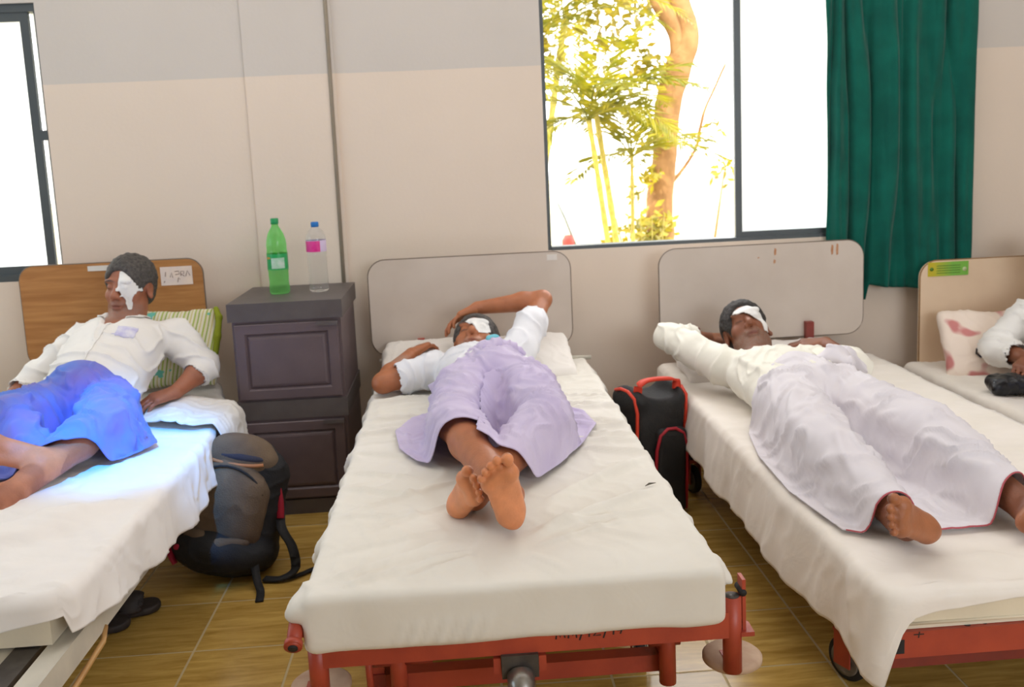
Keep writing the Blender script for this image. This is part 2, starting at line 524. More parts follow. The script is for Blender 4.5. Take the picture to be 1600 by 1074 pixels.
# ================================================================== beds
def paint(name, c, c2, chip=(90, 70, 60)):
    return pbr(name, c, 0.42, col2=c2, scale=9, bump=0.05, bscale=60)
M_RED = paint('red_enamel', (178, 72, 48), (154, 58, 42))
M_REDD = paint('dark_red_enamel', (140, 48, 34), (118, 40, 30))
M_CREAM = paint('cream_enamel', (216, 208, 190), (196, 190, 176))
M_TAN = paint('tan_enamel', (205, 158, 96), (180, 132, 74))
M_GREYM = pbr('worn_grey_steel', (92, 86, 80), 0.5, metal=0.4, col2=(64, 58, 54), scale=20)
M_STEEL = pbr('bright_steel', (168, 164, 158), 0.3, metal=0.8, col2=(120, 116, 110), scale=20)
M_TYRE = pbr('black_rubber', (34, 33, 34), 0.7)
M_HUB = pbr('castor_hub', (150, 144, 134), 0.5, col2=(100, 92, 84), scale=25)
M_DISC = pbr('dusty_bumper', (206, 178, 152), 0.7, col2=(176, 142, 116), scale=14, bump=0.1)
M_LAM = pbr('cream_laminate', (206, 193, 180), 0.5, col2=(198, 184, 170), scale=5)
M_LAM4 = pbr('pale_peach_laminate', (232, 206, 176), 0.5, col2=(224, 196, 164), scale=5)
M_EDGE = pbr('dark_board_edge', (118, 102, 88), 0.6)
M_EDGE4 = pbr('brown_board_edge', (150, 110, 66), 0.6)
M_RUST = pbr('rust_stain', (172, 116, 78), 0.8, col2=(196, 150, 116), scale=60)

def wood_mat():
    k = NT('brown_wood_laminate')
    tc = k.n('ShaderNodeTexCoord')
    mp = k.n('ShaderNodeMapping'); mp.inputs['Scale'].default_value = (1.2, 1, 14)
    k.l(tc.outputs['Object'], mp.inputs['Vector'])
    ns = k.n('ShaderNodeTexNoise'); ns.inputs['Scale'].default_value = 3.5; ns.inputs['Detail'].default_value = 8; ns.inputs['Distortion'].default_value = 0.5
    k.l(mp.outputs['Vector'], ns.inputs['Vector'])
    rp = k.n('ShaderNodeValToRGB')
    rp.color_ramp.elements[0].position = 0.3; rp.color_ramp.elements[1].position = 0.72
    rp.color_ramp.elements[0].color = lin((160, 106, 56)); rp.color_ramp.elements[1].color = lin((188, 134, 78))
    k.l(ns.outputs['Fac'], rp.inputs['Fac']); k.l(rp.outputs['Color'], k.b.inputs['Base Color'])
    k.b.inputs['Roughness'].default_value = 0.45
    return k.m
M_WOOD = wood_mat()

def headboard(bed, x0, x1, z0, z1, y, r, m_face, m_edge, tilt=0.0):
    h = slab_xz('headboard', rrect(x0, x1, z0, z1, r, 10), y, y + 0.022, m_face, bed, 0.003)
    # dark edge band round the board
    pts = rrect(x0 - 0.001, x1 + 0.001, z0 - 0.001, z1 + 0.001, r + 0.001, 10)
    tube('edge_band', [(a, y + 0.004, b) for a, b in pts], 0.0036, m_edge, h, 8, closed=True)
    return h

def castor(bed, x, y, r=0.06, axis='X', tilt=0.0, z=0.0, mat=M_RED):
    c = empty('castor', (x, y, 0)); c.parent = bed
    c.location = Vector((x, y, 0)) - Vector(bed.location)
    R = Matrix.Rotation(tilt, 4, 'Z') @ Matrix.Rotation(math.radians(90), 4, 'Y')
    w = 0.013
    lathe('wheel', [(r * 0.72, -w), (r * 0.93, -w), (r, -w * 0.6), (r, w * 0.6), (r * 0.93, w), (r * 0.72, w)], M_TYRE, c, 36, (x, y, r), m=R, cap=True)
    lathe('hub', [(0.010, -w - 0.006), (r * 0.3, -w - 0.005), (r * 0.62, -w - 0.001), (r * 0.74, -w - 0.003), (r * 0.74, w + 0.003), (r * 0.62, w + 0.001), (r * 0.3, w + 0.005), (0.01, w + 0.006)], M_HUB, c, 30, (x, y, r), m=R)
    Rz = Matrix.Rotation(tilt, 4, 'Z')
    bm = bmesh.new()
    T = Matrix.Translation((x, y, 0)) @ Rz
    for s in (-1, 1):
        box_bm(bm, (s * 0.024 - 0.003, -0.026, r * 0.75), (s * 0.024 + 0.003, 0.026, 2 * r + 0.02), T)
    box_bm(bm, (-0.027, -0.03, 2 * r + 0.016), (0.027, 0.03, 2 * r + 0.026), T)
    from_bm('fork', bm, mat, c, bevel=0.002)
    tube('stem', [(x, y, 2 * r + 0.02), (x, y, 2 * r + 0.10)], 0.014, M_GREYM, c, 12)
    return c

def stamp(parent, y, segs, r=0.0022, mat=None, name='hand_lettering'):
    """thin painted strokes lying on a face that looks towards -y"""
    bm = bmesh.new()
    for s in segs:
        tube_bm(bm, [(a, y, b) for a, b in s], r, 6)
    bmesh.ops.scale(bm, vec=(1, 0.15, 1), verts=bm.verts[:], space=Matrix.Translation((0, -y, 0)))
    return from_bm(name, bm, mat or M_INK, parent)
M_INK = pbr('dark_marker_ink', (40, 28, 26), 0.6)

# ---------------------------------------------------------------- bed in the middle
def red_bed(label, x0, x1, yf, yh, zr0, zr1, hb, castors, base_y, mid=None):
    bed = empty('hospital_bed', ((x0 + x1) / 2, (yf + yh) / 2, 0))
    tag(bed, label, 'bed', 'beds with red painted frames')
    h = 0.022
    box('foot_beam', (x0 + 0.02, yf, zr0), (x1 - 0.02, yf + 0.03, zr1), M_RED, bed, 0.004)
    box('head_beam', (x0 + 0.02, yh - 0.05, zr0), (x1 - 0.02, yh - 0.02, zr1), M_RED, bed, 0.004)
    for xa in (x0 + 0.04, x1 - 0.07):
        box('side_rail', (xa, yf + 0.03, zr0), (xa + 0.03, yh - 0.05, zr1), M_RED, bed, 0.004)
    n = 6
    for i in range(n):
        yy = yf + 0.25 + (yh - yf - 0.5) * i / (n - 1)
        box('deck_slat', (x0 + 0.03, yy, zr1 - 0.016), (x1 - 0.03, yy + 0.05, zr1 - 0.002), M_REDD, bed, 0.002)
    # base frame lower down
    zb = 0.16
    for xa in (x0 + 0.10, x1 - 0.14):
        box('base_rail', (xa, base_y, zb), (xa + 0.04, yh - 0.35, zb + 0.045), M_REDD, bed, 0.003)
        for yy in (base_y + 0.0, yh - 0.42):
            box('lift_post', (xa + 0.002, yy + 0.005, zb + 0.045), (xa + 0.038, yy + 0.041, zr0), M_RED, bed, 0.004)
    for yy in (base_y, yh - 0.40):
        box('base_cross_bar', (x0 + 0.14, yy + 0.002, zb), (x1 - 0.14, yy + 0.042, zb + 0.042), M_RED, bed, 0.003)
    for (cx, cy, ax, tl) in castors:
        castor(bed, cx, cy, 0.058, tilt=tl)
    return bed

B2 = dict(x0=-0.375, x1=0.537, yf=1.862, yh=4.06)
bed2 = red_bed('red steel hospital bed with crank at its foot, in the middle of the picture', -0.365, 0.565, 1.868, 4.07, 0.335, 0.395, None,
               [(-0.22, 2.36, 'X', 0.3), (0.44, 2.36, 'X', -0.2), (-0.22, 3.65, 'X', 0.3), (0.44, 3.65, 'X', 0.1)], 2.05)
hb = headboard(bed2, -0.400, 0.486, 0.550, 0.972, 4.045, 0.075, M_LAM, M_EDGE)
box('sticker', (0.385, 4.0435, 0.936), (0.43, 4.0447, 0.962), pbr('old_white_sticker', (226, 220, 212), 0.6), hb, 0)
for xx in (-0.20, 0.29):
    box('headboard_bracket', (xx, 4.02, 0.38), (xx + 0.03, 4.045, 0.62), M_RED, bed2, 0.003)
# corner posts, bumper discs
for xx, zt in ((-0.347, 0.402), (0.556, 0.425)):
    bm = bmesh.new(); tube_bm(bm, [(xx, 1.885, 0.25), (xx, 1.885, zt)], 0.021, 20)
    p = from_bm('corner_post', bm, M_RED, bed2, smooth=True)
    lathe('post_bore', [(0.0165, 0), (0.0165, 0.0012)], M_GREYM, p, 20, (xx, 1.885, zt + 0.0002))
for xx in (-0.345, 0.585):
    yy = 1.945 if xx > 0 else 1.955
    lathe('bumper_disc', [(0.012, -0.012), (0.060, -0.012), (0.067, -0.006), (0.067, 0.004), (0.060, 0.010), (0.02, 0.012)], M_DISC, bed2, 40, (xx - 0.012, yy, 0.248))
    box('bumper_arm', (xx - 0.04, 1.88, 0.25), (xx - 0.012, 1.95, 0.262), M_RED, bed2, 0.002)
# pipe socket at the left corner, drilled plate at the right corner
bm = bmesh.new(); tube_bm(bm, [(-0.388, 1.835, 0.405), (-0.388, 1.92, 0.445)], 0.016, 20)
s = from_bm('pipe_socket', bm, M_RED, bed2, smooth=True)
lathe('socket_bore', [(0.0105, 0), (0.0105, 0.0015)], M_TYRE, s, 20, (-0.388, 1.8343, 0.4047), m=Matrix.Rotation(math.radians(115), 4, 'X'))
lathe('socket_collar', [(0.0165, -0.006), (0.0195, -0.006), (0.0195, 0.006), (0.0165, 0.006)], M_RED, s, 20, (-0.388, 1.842, 0.4083), m=Matrix.Rotation(math.radians(115), 4, 'X'))
box('socket_bracket', (-0.380, 1.875, 0.405), (-0.352, 1.91, 0.425), M_RED, bed2, 0.003)
pl = box('drilled_plate', (0.578, 1.88, 0.335), (0.586, 1.915, 0.462), M_RED, bed2, 0.002)
box('plate_foot', (0.572, 1.87, 0.335), (0.602, 1.92, 0.345), M_RED, bed2, 0.002)
lathe('bolt_hole', [(0.008, -0.02), (0.008, 0.02)], M_TYRE, pl, 16, (0.580, 1.8985, 0.432), m=Matrix.Rotation(math.radians(90), 4, 'X'))
# crank under the foot beam
tube('head_crossbar', [(-0.37, 4.0, 0.536), (0.56, 4.0, 0.50)], 0.009, M_CREAM, bed2, 10)
crk = box('crank_bracket', (0.045, 1.858, 0.285), (0.125, 1.90, 0.337), M_GREYM, bed2, 0.004)
for xx in (0.028, 0.126):
    box('bracket_ear', (xx, 1.864, 0.295), (xx + 0.016, 1.88, 0.330), M_RED, crk, 0.003)
lathe('crank_sleeve', [(0.024, 0), (0.030, 0.006), (0.030, 0.035), (0.022, 0.055), (0.016, 0.06)], M_STEEL, crk, 24, (0.085, 1.862, 0.296), m=Matrix.Rotation(math.radians(118), 4, 'X'))
tube('crank_shaft', [(0.085, 1.84, 0.285), (0.088, 1.72, 0.215)], 0.013, M_GREYM, crk, 14)
for xx in (-0.222, -0.150, 0.430):
    tube('lift_pivot', [(xx - 0.035, 2.02, 0.255), (xx + 0.04, 2.02, 0.255)], 0.012, M_REDD, bed2, 12)
for xx in (-0.19, 0.44):
    tube('lift_arm', [(xx, 2.02, 0.335), (xx, 2.02, 0.15)], 0.020, M_RED, bed2, 14)
    box('lift_knuckle', (xx - 0.026, 1.995, 0.27), (xx + 0.03, 2.045, 0.325), M_GREYM, bed2, 0.006)
tube('tie_rod', [(-0.255, 1.98, 0.335), (-0.25, 1.98, 0.16)], 0.008, M_RED, bed2, 10)
# brush lettering along the beam: figures and slashes
def gl(x, z, pts, s=0.020):
    return [(x + a * s, z + b * s) for a, b in pts]
zb = 0.363
strokes = [gl(0.165, zb, [(0, 0), (0.15, 1), (0.5, 0.2), (0.7, 1), (1.0, 0.1)]), gl(0.192, zb, [(0, 0), (0.1, 1), (0.5, 0.3), (0.8, 1), (0.9, 0)]),
           gl(0.216, zb - 0.006, [(0, 0), (0.6, 1.6)]), gl(0.233, zb, [(0.2, 0), (0.3, 1.1)]),
           gl(0.245, zb + 0.001, [(0, 0.8), (0.4, 1.1), (0.7, 0.8), (0.1, 0.05), (0.9, 0.1)]), gl(0.268, zb - 0.005, [(0, 0), (0.55, 1.6)]),
           gl(0.286, zb + 0.001, [(0.2, 0), (0.3, 1.1)]), gl(0.298, zb + 0.002, [(0, 1), (0.8, 1.05), (0.35, 0)]), gl(0.296, zb + 0.010, [(0.1, 0), (1.0, 0.1)])]
stamp(bed2, 1.8675, strokes, 0.0019)

# ---------------------------------------------------------------- bed on the right
bed3 = red_bed('red steel hospital bed, right of the middle one, white sheet corner hanging past its beam', 0.862, 1.83, 1.822, 4.07, 0.285, 0.345, None,
               [(0.962, 2.215, 'X', 0.45), (0.905, 3.60, 'X', 0.25), (1.72, 2.25, 'X', 0.2), (1.72, 3.60, 'X', 0.2)], 2.02)
hb3 = headboard(bed3, 0.884, 1.812, 0.532, 0.956, 4.045, 0.075, M_LAM, M_EDGE)
for xx in (1.02, 1.54):
    box('headboard_bracket', (xx, 4.015, 0.33), (xx + 0.035, 4.045, 0.60), M_REDD, bed3, 0.003)
for (xx, za, zb2) in ((1.405, 0.905, 0.935), (1.402, 0.868, 0.885), (1.665, 0.895, 0.938), (1.688, 0.893, 0.942), (1.33, 0.895, 0.9)):
    slab_xz('rust_mark', [(xx, za), (xx + 0.008, za + 0.004), (xx + 0.009, zb2), (xx + 0.001, zb2 + 0.003), (xx - 0.002, (za + zb2) / 2)], 4.0435, 4.0448, M_RUST, hb3, 0)
# slot in the end of the foot beam, lower tie bar, bolts
box('beam_slot', (0.888, 1.8212, 0.296), (0.915, 1.8225, 0.328), M_TYRE, bed3, 0)
box('lower_beam', (0.88, 1.90, 0.215), (1.81, 1.93, 0.255), M_REDD, bed3, 0.003)
for xx in (1.06, 1.10):
    lathe('bolt_hole', [(0.008 if xx < 1.08 else 0.005, 0), (0.008 if xx < 1.08 else 0.005, 0.001)], M_TYRE, bed3, 16, (xx, 1.835, 0.3452))
stamp(bed3, 1.8215, [[(0.935, 0.338), (0.958, 0.338)], [(0.946, 0.330), (0.948, 0.344)]], 0.0015, name='pencil_cross')

# ---------------------------------------------------------------- bed on the left (cream frame, wooden headboard)
bed1 = empty('hospital_bed', (-1.40, 2.7, 0))
tag(bed1, 'cream steel bed with brown wood-grain headboard, at the left edge', 'bed')
hb1 = headboard(bed1, -1.875, -1.106, 0.585, 1.022, 4.045, 0.065, M_WOOD, M_EDGE)
note = box('paper_note', (-1.283, 4.0425, 0.912), (-1.149, 4.0446, 0.992), pbr('note_paper', (236, 216, 200), 0.7, col2=(222, 206, 198), scale=20), hb1, 0)
M_NINK = pbr('brown_note_ink', (120, 84, 62), 0.7)
def nt(dx, dz, pts, s=0.022): return [(-1.283 + dx + a * s, 0.912 + dz + b * s) for a, b in pts]
stamp(note, 4.0422, [nt(0.020, 0.038, [(0, 0), (0.1, 0.9)]), nt(0.040, 0.030, [(0, 0.2), (0.3, 1.1), (0.5, 0.1)]),
                     nt(0.060, 0.036, [(0, 1), (0.8, 1.1), (0.9, 0.5), (0.1, 0.4)]), nt(0.068, 0.012, [(0.1, 0), (0.3, 0.9), (0.6, 0.5)]),
                     nt(0.086, 0.036, [(0, 0.1), (0, 1), (0.6, 1.0), (0.6, 0.55), (0, 0.5), (0.7, 0.0)]), nt(0.106, 0.036, [(0, 0), (0.4, 1.1), (0.8, 0.1)]),
                     nt(0.012, 0.012, [(0, 0), (0.2, 0.3)])], 0.0016, M_NINK, 'note_writing')
box('paper_strip', (-1.585, 4.0425, 0.990), (-1.47, 4.0446, 1.012), pbr('white_label_strip', (232, 228, 222), 0.6), hb1, 0)
for xx in (-1.70, -1.30):
    box('headboard_bracket', (xx, 4.01, 0.33), (xx + 0.03, 4.045, 0.66), M_TAN, bed1, 0.003)
for sx, xo in ((1, -0.905), (-1, -1.885)):
    bm = bmesh.new()
    box_bm(bm, (min(xo, xo - sx * 0.052), 1.30, 0.362), (max(xo, xo - sx * 0.052), 3.58, 0.368)); box_bm(bm, (min(xo, xo - sx * 0.006), 1.30, 0.306), (max(xo, xo - sx * 0.006), 3.58, 0.362))
    from_bm('side_rail', bm, M_CREAM, bed1, bevel=0.0015)
box('mesh_deck_edge', (-1.03, 1.32, 0.352), (-0.972, 3.57, 0.366), M_GREYM, bed1, 0.002)
box('deck', (-1.82, 1.32, 0.350), (-1.03, 3.57, 0.362), M_CREAM, bed1, 0.002)
for yy in (1.30, 3.55):
    box('end_beam', (-1.879, yy, 0.31), (-0.911, yy + 0.03, 0.36), M_TAN, bed1, 0.003)
for xx in (-1.70, -1.30):
    box('head_strut', (xx, 3.58, 0.33), (xx + 0.03, 4.012, 0.36), M_TAN, bed1, 0.003)
tube('tie_rod', [(-0.902, 1.4, 0.235), (-0.898, 2.00, 0.280), (-0.898, 2.14, 0.292), (-0.906, 2.18, 0.31)], 0.007, M_TAN, bed1, 10)
for xx in (-0.935, -1.86):
    for yy in (1.80, 3.45):
        box('leg', (xx - 0.022, yy, 0.0), (xx + 0.022, yy + 0.04, 0.355), M_TAN, bed1, 0.004)
box('leg_brace', (-0.946, 1.55, 0.12), (-0.926, 1.80, 0.16), M_TAN, bed1, 0.003)
box('corner_cap', (-0.968, 3.565, 0.385), (-0.915, 3.60, 0.455), M_TAN, bed1, 0.004)

# ---------------------------------------------------------------- bed at the far right
bed4 = empty('hospital_bed', (2.55, 2.9, 0))
tag(bed4, 'bed with peach headboard carrying a yellow-green sticker, cut off by the right edge', 'bed')
hb4 = headboard(bed4, 2.080, 3.02, 0.315, 0.842, 4.045, 0.075, M_LAM4, M_EDGE4)
def sticker4():
    k = NT('yellow_green_sticker')
    tc = k.n('ShaderNodeTexCoord'); sp = k.n('ShaderNodeSeparateXYZ'); k.l(tc.outputs['Generated'], sp.inputs[0])
    rp = k.n('ShaderNodeValToRGB'); rp.color_ramp.elements[0].color = lin((196, 178, 30)); rp.color_ramp.elements[1].color = lin((120, 182, 70))
    rp.color_ramp.elements[0].position = 0.1; rp.color_ramp.elements[1].position = 0.6
    k.l(sp.outputs['X'], rp.inputs['Fac']); k.l(rp.outputs['Color'], k.b.inputs['Base Color'])
    k.b.inputs['Roughness'].default_value = 0.35
    return k.m
st = box('sticker', (2.112, 4.0425, 0.772), (2.300, 4.0446, 0.836), sticker4(), hb4, 0)
M_GINK = pbr('green_print', (86, 128, 36), 0.5); M_DOT = pbr('pale_print', (190, 205, 150), 0.5)
for i in range(4):
    box('print_line', (2.152, 4.0420, 0.784 + i * 0.011), (2.262, 4.0426, 0.7875 + i * 0.011), M_GINK, st, 0)
lathe('print_roundel', [(0.010, 0), (0.010, 0.0008)], M_DOT, st, 20, (2.282, 4.0425, 0.800), m=Matrix.Rotation(math.radians(90), 4, 'X'))
lathe('print_roundel', [(0.009, 0), (0.009, 0.0008)], M_GINK, st, 20, (2.129, 4.0425, 0.805), m=Matrix.Rotation(math.radians(90), 4, 'X'))
box('side_rail', (2.06, 1.9, 0.22), (2.09, 4.06, 0.27), M_RED, bed4, 0.003)
box('side_rail', (3.0, 1.9, 0.22), (3.03, 4.06, 0.27), M_RED, bed4, 0.003)
for yy in (1.9, 4.03):
    box('end_beam', (2.09, yy, 0.22), (3.0, yy + 0.03, 0.27), M_RED, bed4, 0.003)
for xx in (2.08, 2.98):
    for yy in (2.2, 3.8):
        box('leg', (xx, yy, 0), (xx + 0.03, yy + 0.03, 0.22), M_RED, bed4, 0.003)

# ================================================================== plastic cabinet with two doors
M_CAB = pbr('brown_plastic', (102, 87, 90), 0.42, col2=(94, 80, 83), scale=10, bump=0.06, bscale=200)
M_CABT = pbr('grey_brown_plastic_top', (92, 85, 83), 0.5, col2=(84, 76, 75), scale=14, bump=0.08, bscale=160)
cab = empty('plastic_cabinet', (-0.70, 3.86, 0))
tag(cab, 'dark brown plastic cabinet with two panelled doors between two beds', 'cabinet')
def tbox(bm, lo, hi, taper):
    vs = box_bm(bm, lo, hi)
    cx, cy = (lo[0] + hi[0]) / 2, (lo[1] + hi[1]) / 2
    for v in vs:
        if v.co.z < (lo[2] + hi[2]) / 2:
            v.co.x = cx + (v.co.x - cx) * taper; v.co.y = cy + (v.co.y - cy) * taper
for z0, z1 in ((0.475, 0.80), (0.06, 0.40)):
    bm = bmesh.new(); tbox(bm, (-0.905, 3.655, z0), (-0.480, 4.125, z1), 1.0); from_bm('body', bm, M_CAB, cab, bevel=0.006)
    # door: raised rim and a recessed panel with a bead
    bm = bmesh.new()
    x0, x1 = -0.895, -0.492
    yd = 3.640
    rim = 0.038
    def ring(xa, xb, za, zb, y): return [bm.verts.new(p) for p in ((xa, y, za), (xb, y, za), (xb, y, zb), (xa, y, zb))]
    zA, zB = z0 + 0.008, z1 - 0.012
    seq = [ring(x0, x1, zA, zB, yd + 0.02), ring(x0, x1, zA, zB, yd + 0.003), ring(x0 + 0.003, x1 - 0.003, zA + 0.003, zB - 0.003, yd),
           ring(x0 + rim, x1 - rim, zA + rim, zB - rim, yd), ring(x0 + rim + 0.008, x1 - rim - 0.008, zA + rim + 0.008, zB - rim - 0.008, yd + 0.010),
           ring(x0 + rim + 0.016, x1 - rim - 0.016, zA + rim + 0.016, zB - rim - 0.016, yd + 0.003), ring(x0 + rim + 0.024, x1 - rim - 0.024, zA + rim + 0.024, zB - rim - 0.024, yd + 0.001)]
    for A, Bq in zip(seq[:-1], seq[1:]):
        for k in range(4):
            bm.faces.new([A[k], A[(k + 1) % 4], Bq[(k + 1) % 4], Bq[k]])
    bm.faces.new(seq[-1])
    bm.faces.new(seq[0][::-1])
    d = from_bm('door', bm, M_CAB, cab)
    box('door_pull', (-0.575, 3.632, z1 - 0.028), (-0.492, 3.642, z1 - 0.012), M_CABT, d, 0.003)
box('shelf_band', (-0.912, 3.645, 0.40), (-0.474, 4.13, 0.475), M_CABT, cab, 0.008)
box('top_slab', (-0.918, 3.64, 0.80), (-0.470, 4.14, 0.872), M_CABT, cab, 0.010, 3)
box('plinth', (-0.912, 3.645, 0.0), (-0.474, 4.13, 0.06), M_CABT, cab, 0.006)

# ================================================================== bottles
def plastic(name, col, rough=0.08, alpha=0.75, dense=0.25):
    k = NT(name)
    k.b.inputs['Base Color'].default_value = lin(col)
    k.b.inputs['Roughness'].default_value = rough
    k.b.inputs['Transmission Weight'].default_value = 1.0
    k.b.inputs['IOR'].default_value = 1.06
    k.b.inputs['Coat Weight'].default_value = 0.7
    tr = k.n('ShaderNodeBsdfTranslucent'); tr.inputs['Color'].default_value = lin(col)
    mx = k.n('ShaderNodeMixShader'); mx.inputs['Fac'].default_value = dense
    k.l(k.b.outputs['BSDF'], mx.inputs[1]); k.l(tr.outputs['BSDF'], mx.inputs[2])
    k.l(mx.outputs['Shader'], k.out.inputs['Surface'])
    return k.m
M_GRB = plastic('green_bottle_plastic', (168, 252, 168), dense=0.35)
M_CLB = plastic('clear_bottle_plastic', (246, 248, 250), dense=0.12)
zt = 0.872
b1 = empty('soda_bottle', (-0.755, 3.90, zt))
tag(b1, 'tall green plastic soda bottle on the dark cabinet', 'bottle')
prof = [(0.020, 0.004), (0.036, 0.0), (0.0415, 0.008), (0.0415, 0.030), (0.0395, 0.05), (0.041, 0.075), (0.0405, 0.09), (0.0425, 0.10), (0.0425, 0.17), (0.0405, 0.185), (0.0415, 0.20), (0.039, 0.225), (0.032, 0.25), (0.021, 0.270), (0.0145, 0.282), (0.0135, 0.295)]
lathe('body', prof, M_GRB, b1, 40, (-0.755, 3.90, zt))
lathe('label', [(0.0428, 0.102), (0.0430, 0.104), (0.0430, 0.166), (0.0428, 0.168)], pbr('green_label', (36, 168, 92), 0.35, col2=(24, 150, 80), scale=20), b1, 40, (-0.755, 3.90, zt), cap=False)
pp = []
def label_patch(name, loc, r, a0, a1, z0, z1, mat, parent, n=14):
    bm = bmesh.new(); A = []; Bq = []
    for k in range(n + 1):
        a = math.radians(a0 + (a1 - a0) * k / n)
        A.append(bm.verts.new((loc[0] + r * math.cos(a), loc[1] + r * math.sin(a), loc[2] + z0)))
        Bq.append(bm.verts.new((loc[0] + r * math.cos(a), loc[1] + r * math.sin(a), loc[2] + z1)))
    for k in range(n):
        bm.faces.new([A[k], A[k + 1], Bq[k + 1], Bq[k]])
    return from_bm(name, bm, mat, parent, smooth=True)
label_patch('label_panel', (-0.755, 3.90, zt), 0.0434, 245, 320, 0.108, 0.152, pbr('pale_label_panel', (150, 205, 170), 0.4, col2=(196, 216, 200), scale=60), b1)
label_patch('label_spot', (-0.755, 3.90, zt), 0.0434, 208, 238, 0.148, 0.156, pbr('orange_label_spot', (196, 150, 60), 0.4), b1)
lathe('cap', [(0.0155, 0.290), (0.0165, 0.293), (0.0165, 0.312), (0.015, 0.314)], pbr('green_cap', (22, 150, 84), 0.4), b1, 30, (-0.755, 3.90, zt))
b2 = empty('water_bottle', (-0.592, 3.905, zt))
tag(b2, 'clear plastic water bottle with pink label and blue cap on the cabinet', 'bottle')
prof = [(0.018, 0.005), (0.034, 0.0), (0.0405, 0.008)]
for i in range(10):
    z = 0.018 + i * 0.0135
    prof += [(0.0405, z), (0.0380, z + 0.0065)]
prof += [(0.0405, 0.155), (0.0415, 0.165), (0.0415, 0.222), (0.039, 0.235), (0.030, 0.252), (0.018, 0.264), (0.0145, 0.270), (0.0145, 0.276)]
lathe('body', prof, M_CLB, b2, 40, (-0.592, 3.905, zt))
lathe('label', [(0.0415, 0.168), (0.0420, 0.170), (0.0420, 0.213), (0.0415, 0.215)], pbr('lilac_label', (214, 196, 226), 0.35), b2, 40, (-0.592, 3.905, zt), cap=False)
label_patch('label_panel', (-0.592, 3.905, zt), 0.0424, 195, 300, 0.1685, 0.2135, pbr('magenta_label', (214, 20, 132), 0.35, col2=(224, 70, 150), scale=40), b2)
lathe('cap', [(0.0150, 0.270), (0.0165, 0.273), (0.0165, 0.288), (0.014, 0.291)], pbr('blue_cap', (12, 112, 190), 0.4), b2, 30, (-0.592, 3.905, zt))
# ================================================================== soft-body modelling: distance fields meshed with surface nets
def nrm(v):
    v = np.asarray(v, float); return v / np.linalg.norm(v)

def frame(z, y):
    """3x3 with rows x,y,z from a z axis and a rough y axis"""
    z = nrm(z); y = np.asarray(y, float); y = nrm(y - z * (y @ z)); x = np.cross(y, z)
    return np.stack([x, y, z])

